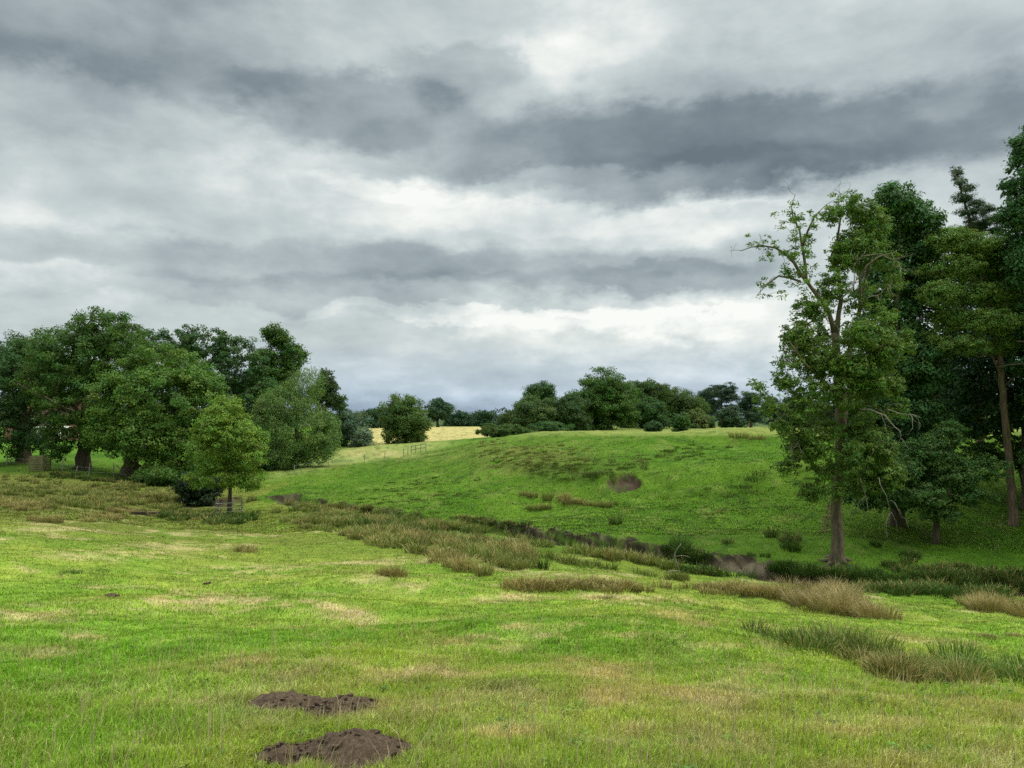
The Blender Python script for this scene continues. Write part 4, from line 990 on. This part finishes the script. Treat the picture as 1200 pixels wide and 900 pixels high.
# left wire fence
def post(mb, b, h, r=.05, lean=(0, 0)):
    b = np.asarray(b, float); mb.tube([b-[0, 0, .3], b+[lean[0]*.5, lean[1]*.5, h*.5], b+[lean[0], lean[1], h]], [r, r, r*.92], 6)
def wire_fence(label, posts, h, mat, r=.05, wires=(.5, .95), rail=None, brace=None, name='wire_fence'):
    bs = [hit(u, v) for u, v, *_ in posts]; root = empty(name, bs[0]); tag(root, label, 'fence')
    tops = []
    for b, p in zip(bs, posts):
        mb = MB(); ln = p[2] if len(p) > 2 else 0; hh = p[3] if len(p) > 3 else h
        post(mb, b, hh, r, (ln, 0)); mb.build('post', mat, root)
    mb = MB()
    for (a, c) in zip(bs[:-1], bs[1:]):
        for f in wires: mb.tube([a+[0, 0, f], (a+c)/2+[0, 0, f-.03], c+[0, 0, f]], [.006]*3, 4)
    mb.build('wire', M['wire'], root)
    if rail:
        mb = MB(); a, c = bs[rail[0]], bs[rail[1]]
        for f in (.95, .5): mb.tube([a+[0, -.07, f], c+[0, -.07, f]], [.05, .05], 5)
        mb.build('rail', mat, root)
    if brace:
        mb = MB(); b = hit(*brace[0]); e = hit(*brace[1]); mb.tube([b+[0, 0, 1.2], e+[0, 0, .1]], [.045, .045], 5); mb.build('brace', mat, root)
    return root
wire_fence('wire fence on pale wooden posts running under the left-hand oaks', [(-40, 543), (8, 546), (73, 554), (88, 558, .25, 1.0), (104, 559, .1, 1.4), (133, 560), (166, 563), (205, 566)], 1.5, M['timber'], .055, brace=((136, 559), (149, 560)))
wire_fence('thin post and wire fence along the pale meadow with railing at its far end', [(345, 556), (385, 549), (427, 543), (451, 540), (473, 536), (478, 533.5), (482, 532), (487, 531), (493, 530), (499, 529)], 1.05, M['timber'], .045, rail=(6, 9))
# slatted guard round a stake, left
b = hit(47, 552); D = b[1]; s = D/F; root = empty('tree_guard', b); tag(root, 'square slatted wooden tree guard standing between the two leftmost oak trunks', 'tree guard')
Wd, Hh = 15*s, 17.5*s
for sx in (-1, 1):
    for sy in (-1, 1):
        mb = MB(); mb.box(b+[sx*Wd/2, sy*Wd/2, Hh/2-.1], (.09, .09, Hh+.2)); mb.build('post', M['slat'], root)
mb = MB(); ns = 9
for k in range(ns):
    z = .12+k*(Hh-.15)/(ns-1); hgt = Hh/ns*.62
    for sy in (-1, 1): mb.box(b+[0, sy*(Wd/2+.06), z], (Wd*1.06, .03, hgt))
    for sx in (-1, 1): mb.box(b+[sx*(Wd/2+.06), 0, z], (.03, Wd*1.0, hgt))
mb.build('slats', M['slat'], root)

# guard round the young tree
yb = build_young_tree()
D = yb[1]; s = D/F; root = empty('tree_guard', yb); tag(root, 'square two-rail wooden guard around the young tree', 'tree guard')
Wd = 34*s/1.25
pts = [yb+rotm(0, 0, .35) @ np.array([sx*Wd/2, sy*Wd/2, 0]) for sx, sy in ((-1, -1), (1, -1), (1, 1), (-1, 1))]
for q in pts:
    z = gz(q[0], q[1]); q[2] = z; mb = MB(); mb.tube([q-[0, 0, .2], q+[0, 0, .92]], [.045, .042], 6); mb.build('post', M['timber'], root)
for a, c in zip(pts, pts[1:]+pts[:1]):
    d = (c-a); d[2] = 0; d /= np.linalg.norm(d); n_ = np.array([d[1], -d[0], 0])*.06
    mb = MB()
    for f in (.22, .5, .8): mb.tube([a-d*.12+n_+[0, 0, f], c+d*.12+n_+[0, 0, f]], [.032, .032], 4)
    mb.build('rail', M['timber'], root)
# sleeper in the hollow, left
b = hit(172, 604); root = MB()
s = b[1]/F
root.box(b+[0, 0, .10], (34*s, .22, .2), rz=.05, ry=.02); root.box(b+[.3, .45, .04], (26*s, .2, .16), rz=-.08)
tag(root.build('timber_beam', M['dark_timber'], loc=b), 'dark wet timber beam lying across the rushy hollow at the left', 'timber beam')
# dead branch in the stream
rng = np.random.default_rng(8); b = hit(796, 671); mb = MB()
mb.tube([b, b+[-.08, 0, .3], b+[-.16, 0, .55], b+[-.08, 0, .75], b+[.08, 0, .95]], [.03, .025, .02, .016, .006], 6)
mb.tube([b+[-.15, 0, .52], b+[.15, -.1, .56], b+[.35, -.1, .5]], [.014, .012, .006], 5)
mb.tube([b+[0, 0, .03], b+[-.3, -.15, .06], b+[-.5, -.2, .02]], [.035, .03, .015], 5)
tag(mb.build('dead_branch', M['dead'], loc=b, smooth=True), 'pale forked dead branch sticking up out of the stream', 'dead branch')

# cottage glimpsed behind the oaks
D = 150; b = gat(60, 510, D); root = empty('brick_cottage', b); tag(root, 'red brick cottage with red roof glimpsed between the left-hand oak crowns', 'cottage')
hx, hy, hw_ = 7.0, 3.6, 4.6
mb = MB(); mb.box(b+[0, 0, hw_/2-.3], (2*hx, 2*hy, hw_+.6))
g = np.array([[-hx, -hy, hw_], [-hx, hy, hw_], [-hx, 0, hw_+3.4], [hx, -hy, hw_], [hx, hy, hw_], [hx, 0, hw_+3.4]])*[.999, .999, 1]
mb.add(g+b, None, [[0, 2, 1], [3, 4, 5]]); mb.build('wall', M['brick'], root)
rf = MB()
for sgn in (-1, 1):
    sl = math.hypot(hy+.4, 3.8); rf.box(b+[0, sgn*(hy+.4)/2, hw_+1.62], (2*hx+.8, sl, .18), rx=-sgn*math.atan2(3.6, hy+.2))
rfo = rf.build('roof', M['tile'], root)
mb = MB(); mb.box(b+[4, 0, hw_+3.7], (1, .8, 1.9)); ch = mb.build('chimney', M['brick'], root)
for k, xx in enumerate((-4.8, -1.6, 1.6, 4.8)):
    for zz in (1.3, 3.5):
        mb = MB(); mb.box(b+[xx, -hy-.04, zz], (1.3, .08, 1.2)); w_ = mb.build('window', M['white'], root)
        mb = MB()
        for q in (-.31, .31): mb.box(b+[xx+q, -hy-.09, zz], (.5, .03, 1.0))
        mb.build('pane', M['glass'], root)
mb = MB(); mb.box(b+[0, -hy-.04, 1.0], (1.0, .09, 2.0)); mb.build('door', M['white'], root)
mb = MB(); mb.box(b+[1.5, -hy-1.7, 2.45], (9, 3.2, .35)); mb.build('porch_roof', M['white'], root)
for xx in (-2.6, 1.5, 5.6):
    mb = MB(); mb.box(b+[xx, -hy-3.1, 1.13], (.25, .25, 2.3)); mb.build('porch_column', M['white'], root)

# ------------------------------------------------------------------ rushes
rt = rush_thing
rt([(925,706,1),(940,708,1.1),(955,712,1.15),(970,714,1.2),(985,717,1.2),(1000,720,1.2),(1015,723,1.1),(1028,725,.9),(948,700,1),(968,702,1.1),(990,706,1.1),(1010,710,1),(908,702,.8),(935,698,.9),(1000,698,.8),(975,694,.8)],
   'largest reddish-brown rush clump, on the brow in front of the big ash', ((.13,.12,.04),(.46,.37,.19)), .6, .72, n=420, rad=.6, w=.010, seed=1)
rt([(880,697,.9),(868,694,.8),(890,699,.9),(856,692,.7)], 'small straw-coloured rush clump just left of the largest reddish one', BROWNR, .7, .55, n=260, rad=.5, seed=2)
rt([(1130,712,.9),(1145,714,1),(1160,716,1),(1178,718,1),(1195,720,1),(1215,722,1),(1170,711,1),(1190,713,1)], 'pale straw rush clump cut by the right edge of the photo, beyond the slope', BROWNR, .7, .65, n=330, rad=.6, seed=3)
rt([(1015,785,.8),(1030,789,.9),(1045,792,1),(1060,795,.8),(1040,785,.9),(1005,780,.7)], 'brown-tipped rush clump at the front of the green rushes on the right', OLIVE, .5, .38, n=330, rad=.36, w=.008, seed=4)
rt([(1075,797,.9),(1090,800,1),(1103,803,.9),(1085,793,.8),(1110,800,.7)], 'second brown-tipped rush clump, right of the front one on the right slope', OLIVE, .5, .36, n=330, rad=.36, w=.008, seed=5)
rt([(905,752,.8),(920,756,.9),(938,760,.9),(895,746,.6)], 'dark green rush clump at the left end of the right-hand rushes', ((.06,.10,.02),(.13,.19,.035)), .1, .38, n=240, rad=.42, w=.009, seed=6)
rt([(945,752,.9),(960,757,1),(975,760,1),(990,763,1),(965,768,.9),(985,771,.9),(1005,768,1),(1020,772,.9),(1035,768,.9),(1010,760,.9),(1050,777,.9),(1066,782,.8)], 'long olive-green rush clump in the middle of the right slope', ((.065,.105,.02),(.16,.20,.045)), .15, .36, n=260, rad=.46, w=.009, seed=7)
rt([(1140,790,.8),(1155,794,1),(1170,798,1),(1185,800,1),(1200,801,1),(1165,785,.9),(1190,788,.9)], 'bright green soft rush clump low at the right edge', ((.06,.12,.02),(.12,.2,.035)), .05, .38, n=260, rad=.44, w=.009, seed=8)
rt([(1085,780,.8),(1105,782,.8),(1125,786,.8)], 'sparse green rushes joining the brown-tipped and bright green clumps', ((.06,.11,.02),(.12,.18,.035)), .15, .42, n=280, rad=.5, w=.009, seed=9)
rt([(453,676,.8),(466,677,.7),(442,675,.5)], 'low reddish rush clump alone on the near slope in the middle', BROWNR, .7, .45, n=240, rad=.45, seed=10)
rt([(525,665,.9),(540,668,1),(555,672,1),(530,655,1),(515,660,.9),(565,676,.7)], 'round tan rush clump below the stream, middle of the valley', BROWNR, .5, .8, seed=11)
rt([(590,664,.9),(603,667,1),(617,668,1),(612,660,.8)], 'dark green rush clump right of the tan one in the valley', OLIVE, .25, .75, seed=12)
rt([(633,666,.7)], 'single small green rush tuft right of the dark green clump', DARKG, .1, .7, seed=13)
rt([(272,645,.8),(285,647,.9),(297,645,.6)], 'flat reddish rush clump on the slope below the young tree', BROWNR, .75, .5, seed=14)
rt([(50,612,.9),(62,613,.9),(38,611,.7)], 'reddish rush clump at the left, just above the near slope', BROWNR, .75, .7, seed=15)
rt([(915,634,.9),(905,630,.8),(928,634,.9)], 'dark round rush tuft on the grass left of the ash', DARKG, .1, .65, n=200, seed=16)
rt([(925,647,1.0)], 'small dark rush tuft below the round one, left of the ash trunk', DARKG, .05, .6, n=220, seed=17)
rt([(853,638,.7)], 'lone green tuft on the smooth grass right of the stream bend', DARKG, .1, .5, n=160, seed=18)
rt([(878,650,.6),(893,652,.7)], 'two low tufts beside the pale eroded bank', DARKG, .2, .5, n=160, seed=19)
rt([(1055,652,1),(1068,655,.9)], 'dark tuft in the shade right of the ash trunk', DARKG, .1, .7, seed=20)
rt([(1030,640,.6)], 'little dark tuft behind the ash trunk in the shade', DARKG, .1, .55, seed=21)
rt([(867,572,1.0),(873,580,.9),(862,585,.8),(878,563,.9),(885,556,.8),(870,592,.6)], 'dark rank grass clump hanging on the steep slope left of the ash', DARKG, .1, .6, n=170, rad=.8, seed=22)
rt([(615,581,.9),(626,583,1),(638,584,1),(645,586,.8)], 'brown rush clump at the left of the row under the hill scrape', OLIVE, .55, .6, seed=23)
rt([(622,597,1),(635,598,1),(642,596,.8)], 'brown rush clump below the row under the hill scrape', OLIVE, .5, .6, seed=24)
rt([(660,588,1),(670,590,1.1),(678,591,1)], 'tall brown rush clump in the middle of the row under the hill scrape', BROWNR, .6, .75, seed=25)
rt([(694,593,.9),(704,594,1),(712,594,.9)], 'olive rush clump in the row under the hill scrape', OLIVE, .4, .6, seed=26)
rt([(725,592,1.0)], 'dark rush tuft ending the row under the hill scrape', DARKG, .2, .6, seed=27)
rt([(858,514,1.2)], 'dark tuft on the skyline pasture, left of the ash', OLIVE, .3, .8, rad=.8, w=.03, seed=28)
rt([(895,515,1.0)], 'small brown tuft on the skyline pasture beside the ash leaves', OLIVE, .4, .6, rad=.8, w=.03, seed=29)
rt([(840,716,.5)], 'tiny green tuft on the brow left of the largest rush clump', DARKG, .1, .3, n=120, rad=.3, seed=30)
rt([(690,560,1),(700,557,1),(710,556,1)], 'dark green tuft hanging over the left lip of the hill scrape', DARKG, .15, .5, n=170, rad=.7, seed=31)
rt([(95,670,.5),(80,672,.5),(108,671,.5)], 'dark green rank grass patch on the near slope at the left', ((.05,.11,.015),(.11,.2,.03)), .05, .22, n=300, rad=.7, w=.01, seed=32)
rt([(795,650,.9),(803,652,1),(812,654,.8)], 'dark upright rushes on the bank behind the dead branch', DARKG, .05, .9, seed=33)
rt([(715,615,.8)], 'single green tuft on the bank top above the mud', DARKG, .1, .8, seed=34)
for pts_, lab_, sd_ in [([(698,701,.9),(706,702,1),(712,704,.7)], 'low brown grass tussock on the near brow in the middle', 51),
                        ([(1146,746,.9),(1153,748,.8)], 'low brown grass tussock on the right slope, left of a similar one', 52), ([(1184,746,.9),(1189,747,1)], 'brown grass tussock on the slope nearest the right edge of the photo', 53)]:
    rt(pts_, lab_, ((.13,.13,.04),(.30,.27,.11)), .4, .17, n=260, rad=.26, w=.009, seed=sd_, name='grass_tussock')['category'] = 'grass tussock'
rush_bed('rush_bed', 'band of brown and olive rushes along the near side of the stream', [
    ([(350,600),(420,625),(500,640),(560,650),(600,655)], 11, 260, OLIVE, .35, .75),
    ([(400,610),(470,622),(540,632),(600,640)], 7, 240, DARKG, .25, .75), ([(350,594),(400,604),(480,615),(560,625),(640,640)], 3, 260, OLIVE, .3, .8), ([(640,642),(720,655),(800,668)], 2, 60, OLIVE, .3, .6), ([(800,670),(880,678)], 2, 30, DARKG, .2, .5), ([(420,606),(500,616),(560,622)], 3, 110, OLIVE, .3, .6),
    ([(470,632),(560,640),(620,650)], 9, 120, BROWNR, .45, .8),
    ([(640,654),(700,667),(760,678),(800,682)], 3, 60, OLIVE, .3, .5),
    ([(600,690),(680,690),(760,690),(850,692)], 5, 120, BROWNR, .55, .42),
    ([(860,694),(905,698)], 4, 30, BROWNR, .6, .5)], 401)
rush_bed('rush_bed', 'wide bed of brown and green rushes in the damp hollow below the left-hand oaks', [
    ([(0,572),(80,572),(160,578),(215,590)], 13, 300, OLIVE, .4, .7),
    ([(0,592),(60,596)], 5, 40, BROWNR, .6, .6), ([(60,590),(150,590),(210,600)], 8, 130, OLIVE, .5, .7),
    ([(100,610),(160,600),(250,607)], 6, 60, BROWNR, .6, .5),
    ([(190,604),(240,606),(270,612),(330,610)], 7, 120, DARKG, .15, .7), ([(60,560),(150,568)], 4, 60, DARKG, .3, .6)], 402)
rush_bed('rush_bed', 'rushes beside the young tree and along the upper stream', [
    ([(290,592),(330,598),(400,606),(470,615)], 9, 200, OLIVE, .4, .7), ([(350,595),(420,605),(520,622)], 5, 90, BROWNR, .45, .65),
    ([(330,612),(380,618),(450,640)], 5, 50, OLIVE, .5, .5)], 403)
rush_bed('rush_bed', 'dark rank tufts overhanging the far bank of the stream', [
    ([(540,610),(600,618),(660,627),(720,636)], 3, 60, DARKG, .35, .4), ([(780,650),(830,660)], 4, 40, DARKG, .15, .6),
    ([(900,672),(960,676),(1040,680),(1110,688),(1200,695)], 8, 240, DARKG, .1, .7), ([(1000,690),(1060,693),(1180,700)], 6, 120, DARKG, .15, .6),
    ([(1040,665),(1120,672),(1200,676)], 8, 60, DARKG, .2, .5)], 404)
rush_bed('tussock_bed', 'brown and dark green tussocky grass over the shoulder of the hill', [
    ([(555,530),(620,535),(690,542)], 16, 300, ((.14,.19,.04),(.21,.26,.07)), .3, .27), ([(620,552),(700,552),(760,546)], 13, 170, ((.10,.17,.03),(.15,.23,.05)), .1, .30),
    ([(770,530),(860,535)], 10, 130, ((.09,.16,.02),(.12,.21,.035)), .0, .3), ([(450,560),(560,570),(560,590),(420,585)], 14, 150, ((.09,.16,.02),(.12,.21,.035)), .05, .26),
    ([(780,600),(900,600),(960,560)], 30, 90, ((.09,.16,.02),(.12,.21,.035)), .05, .24)], 405)
make_pasture_grass(); make_weeds()
build_left_group(); build_far(); build_right_group()

def far_wood():
    rng = np.random.default_rng(77); C = []
    for (u0, u1, D, hh) in [(-250, 600, 420, 11), (-250, 430, 330, 12), (880, 1450, 330, 12), (590, 900, 520, 12)]:
        n = int((u1-u0)*D/F/3.2)
        for k in range(n):
            u = rng.uniform(u0, u1); p = at(u, 495, D+rng.uniform(-12, 12)); g = gz(p[0], p[1]) if k % 12 == 0 else g
            hk = hh*(.62+.38*fbm([u/40.], [D], 5, 3)[0]+rng.uniform(-.1, .2))
            for q in range(4): C.append([p[0]+rng.normal(0, 2.2), p[1]+rng.normal(0, 2), g+hk*rng.uniform(.1, .95)])
    C = np.array(C); V, Q, Cc = foliage(rng, C, np.tile([0, 0, 1.], (len(C), 1)), 2.2, 34, 1.3, (.045, .08, .05), gap=0)  # leaves tinted bluish in place of haze in the air
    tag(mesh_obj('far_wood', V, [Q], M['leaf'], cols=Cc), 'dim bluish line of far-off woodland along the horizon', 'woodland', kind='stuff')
far_wood()
# ------------------------------------------------------------------ sky, sun, camera
SUN_EL, SUN_AZ = 50, 84     # azimuth from +Y, positive = right
w = bpy.data.worlds.new("World"); scene.world = w; w.use_nodes = True
nt = w.node_tree; N = nt.nodes; L = nt.links; N.clear()
def math_(op, a, b=None, c=None):
    n = NN(N, 'ShaderNodeMath', operation=op)
    for k, q in enumerate((a, b, c)):
        if q is None: continue
        if isinstance(q, (int, float)): n.inputs[k].default_value = q
        else: L.new(q, n.inputs[k])
    return n.outputs[0]
def vmath(op, a, b=None):
    n = NN(N, 'ShaderNodeVectorMath', operation=op)
    for k, q in enumerate((a, b)):
        if q is None: continue
        if isinstance(q, tuple): n.inputs[k].default_value = q
        else: L.new(q, n.inputs[k])
    return n.outputs['Value'] if op == 'LENGTH' else n.outputs[0]
def noise(vec, scale, detail, rough, dist=0):
    n = NN(N, 'ShaderNodeTexNoise'); n.inputs['Scale'].default_value = scale; n.inputs['Detail'].default_value = detail
    n.inputs['Roughness'].default_value = rough; n.inputs['Distortion'].default_value = dist; L.new(vec, n.inputs['Vector']); return n
def smap(x, a, b, c, d, smooth=True):
    n = NN(N, 'ShaderNodeMapRange'); 
    if smooth: n.interpolation_type = 'SMOOTHERSTEP'
    L.new(x, n.inputs['Value'])
    for k, q in zip(('From Min', 'From Max', 'To Min', 'To Max'), (a, b, c, d)): n.inputs[k].default_value = q
    return n.outputs[0]
tc = NN(N, 'ShaderNodeTexCoord'); sep = NN(N, 'ShaderNodeSeparateXYZ'); L.new(tc.outputs['Generated'], sep.inputs[0])
X, Y, Z = sep.outputs
az = math_('ARCTAN2', X, Y); el = math_('ARCSINE', Z)
cmb = NN(N, 'ShaderNodeCombineXYZ'); L.new(az, cmb.inputs[0]); L.new(el, cmb.inputs[1])
stretch = NN(N, 'ShaderNodeMapping'); stretch.inputs['Scale'].default_value = (1, 1, 1.9); L.new(tc.outputs['Generated'], stretch.inputs[0])
wn = noise(stretch.outputs[0], 3.2, 7, .55)
wv_ = vmath('MULTIPLY', vmath('SUBTRACT', wn.outputs['Color'], (.5, .5, .5)), (.15, .11, 0))
wn2 = noise(stretch.outputs[0], 9, 7, .62)
wv2 = vmath('MULTIPLY', vmath('SUBTRACT', wn2.outputs['Color'], (.5, .5, .5)), (.10, .075, 0))
P_ = vmath('ADD', vmath('ADD', cmb.outputs[0], wv_), wv2)
def to_azel(u, v):
    a = math.atan((u-600)/F); return a, math.atan((490-v)/F*math.cos(a))
# cloud banks: u, v, half width, half height (photo pixels), darkness, edge hardness
BLOBS = [(60,10,330,75,-.34,.3),(30,110,190,50,-.14,.2),(400,122,150,38,-.25,.3),(545,95,80,36,-.20,.3),(500,140,90,30,-.10,.2),(330,55,150,36,.10,.2),
         (850,172,420,56,-.36,.35),(760,130,300,65,-.08,.2),(640,215,330,16,.10,.3),(900,228,160,14,.10,.2),(1000,120,330,100,-.16,.2),(820,205,230,32,-.16,.2),(1050,40,300,70,.06,.2),(640,78,60,44,.12,.0),(1135,108,50,34,.16,.1),
         (180,230,240,60,.02,.2),(430,220,200,60,.10,.2),(640,235,240,40,.16,.3),(870,260,120,30,.10,.2),
         (330,312,300,34,-.15,.2),(600,318,290,30,-.19,.2),(430,352,420,26,-.16,.3),(790,330,130,20,-.20,.3),(100,300,160,44,-.12,.2),(60,325,90,20,.16,.2),(700,285,200,24,.10,.2),
         (560,372,360,9,.16,.2),(700,372,240,26,.20,.2),(800,400,260,40,.10,.2),(520,425,260,30,.04,.2),(480,470,170,26,-.16,.1),(900,380,80,30,.08,.1),(20,395,200,20,-.06,.1)]
acc = None
for (u, v, ru, rv, amp, hard) in BLOBS:
    a, e = to_azel(u, v)
    d = vmath('LENGTH', vmath('MULTIPLY', vmath('SUBTRACT', P_, (a, e, 0)), (F/ru, F/rv, 0)))
    q = smap(d, min(.72, hard+.25), 1.16, amp*(1.0 if amp < 0 else 1.0), 0)
    acc = q if acc is None else math_('ADD', acc, q)
den = math_('ADD', Z, .16)
pl = NN(N, 'ShaderNodeCombineXYZ'); L.new(math_('DIVIDE', X, den), pl.inputs[0]); L.new(math_('DIVIDE', Y, den), pl.inputs[1])
f1 = noise(pl.outputs[0], .9, 8, .56, .1).outputs['Fac']; f2 = noise(stretch.outputs[0], 7.5, 9, .6, .15).outputs['Fac']
b = math_('ADD', acc, math_('MULTIPLY', math_('SUBTRACT', f1, .5), .55))
b = math_('ADD', b, math_('MULTIPLY', math_('SUBTRACT', f2, .5), .55))
f3 = noise(stretch.outputs[0], 4.2, 8, .55, .15).outputs['Fac']
bil = math_('ABSOLUTE', math_('SUBTRACT', f3, .5))
b = math_('ADD', b, math_('MULTIPLY', math_('SUBTRACT', bil, .08), .75))
b = math_('ADD', b, .745)
cr = NN(N, 'ShaderNodeValToRGB'); L.new(b, cr.inputs['Fac'])
els = cr.color_ramp.elements
stops = [(0, (.105, .128, .145)), (.25, (.175, .21, .23)), (.5, (.30, .345, .36)), (.75, (.45, .50, .505)), (1, (.73, .745, .715))]
els[0].position = 0; els[0].color = (*stops[0][1], 1); els[1].position = 1; els[1].color = (*stops[-1][1], 1)
for p_, c_ in stops[1:-1]:
    e_ = els.new(p_); e_.color = (*c_, 1)
# the overcast is brightest overhead, beyond the top of the picture
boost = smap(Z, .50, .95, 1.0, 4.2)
tint = NN(N, 'ShaderNodeMix', data_type='RGBA', blend_type='MULTIPLY'); tint.inputs[0].default_value = 1; L.new(cr.outputs[0], tint.inputs[6])
hz = NN(N, 'ShaderNodeValToRGB'); L.new(Z, hz.inputs['Fac']); h_ = hz.color_ramp.elements
h_[0].position = 0; h_[0].color = (.74, .86, 1.08, 1); h_[1].position = .10; h_[1].color = (1, 1, .985, 1)
L.new(hz.outputs[0], tint.inputs[7])
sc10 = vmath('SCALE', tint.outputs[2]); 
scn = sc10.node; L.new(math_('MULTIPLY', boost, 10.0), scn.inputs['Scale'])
sky = NN(N, 'ShaderNodeTexSky', sky_type='NISHITA'); sky.sun_disc = False; sky.sun_elevation = R(SUN_EL); sky.sun_rotation = R(SUN_AZ)
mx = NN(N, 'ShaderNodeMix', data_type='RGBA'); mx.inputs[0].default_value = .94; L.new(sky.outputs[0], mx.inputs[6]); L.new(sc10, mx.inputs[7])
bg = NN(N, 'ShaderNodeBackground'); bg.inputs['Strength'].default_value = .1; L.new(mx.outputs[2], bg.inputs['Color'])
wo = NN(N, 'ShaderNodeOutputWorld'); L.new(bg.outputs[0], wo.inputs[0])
w.cycles.sampling_method = 'MANUAL'; w.cycles.sample_map_resolution = 512

ld = bpy.data.lights.new('sun', 'SUN'); ld.energy = 2.0; ld.angle = R(12); ld.color = (1, .95, .87)
lo = bpy.data.objects.new('sun', ld); COL.objects.link(lo)
from mathutils import Vector
dirv = Vector((math.sin(R(SUN_AZ))*math.cos(R(SUN_EL)), math.cos(R(SUN_AZ))*math.cos(R(SUN_EL)), math.sin(R(SUN_EL))))
lo.rotation_euler = dirv.to_track_quat('Z', 'Y').to_euler(); lo.location = (0, -5, 40)

cd = bpy.data.cameras.new('camera'); cam = bpy.data.objects.new('camera', cd); COL.objects.link(cam)
cam.location = (0, 0, EYE); cam.rotation_euler = (R(90)+PITCH, 0, 0)
cd.sensor_width = 36; cd.lens = 27; cd.clip_start = .05; cd.clip_end = 9000
scene.camera = cam
vs = scene.view_settings; vs.view_transform = 'Standard'; vs.look = 'None'; vs.exposure = EXPO; vs.gamma = 1; vs.use_curve_mapping = False
scene.cycles.use_denoising = False; scene.cycles.max_bounces = 5; scene.cycles.diffuse_bounces = 3; scene.cycles.transmission_bounces = 3; scene.cycles.transparent_max_bounces = 4
scene.cycles.caustics_reflective = False; scene.cycles.caustics_refractive = False
print('SCRIPT', time.time()-T0)
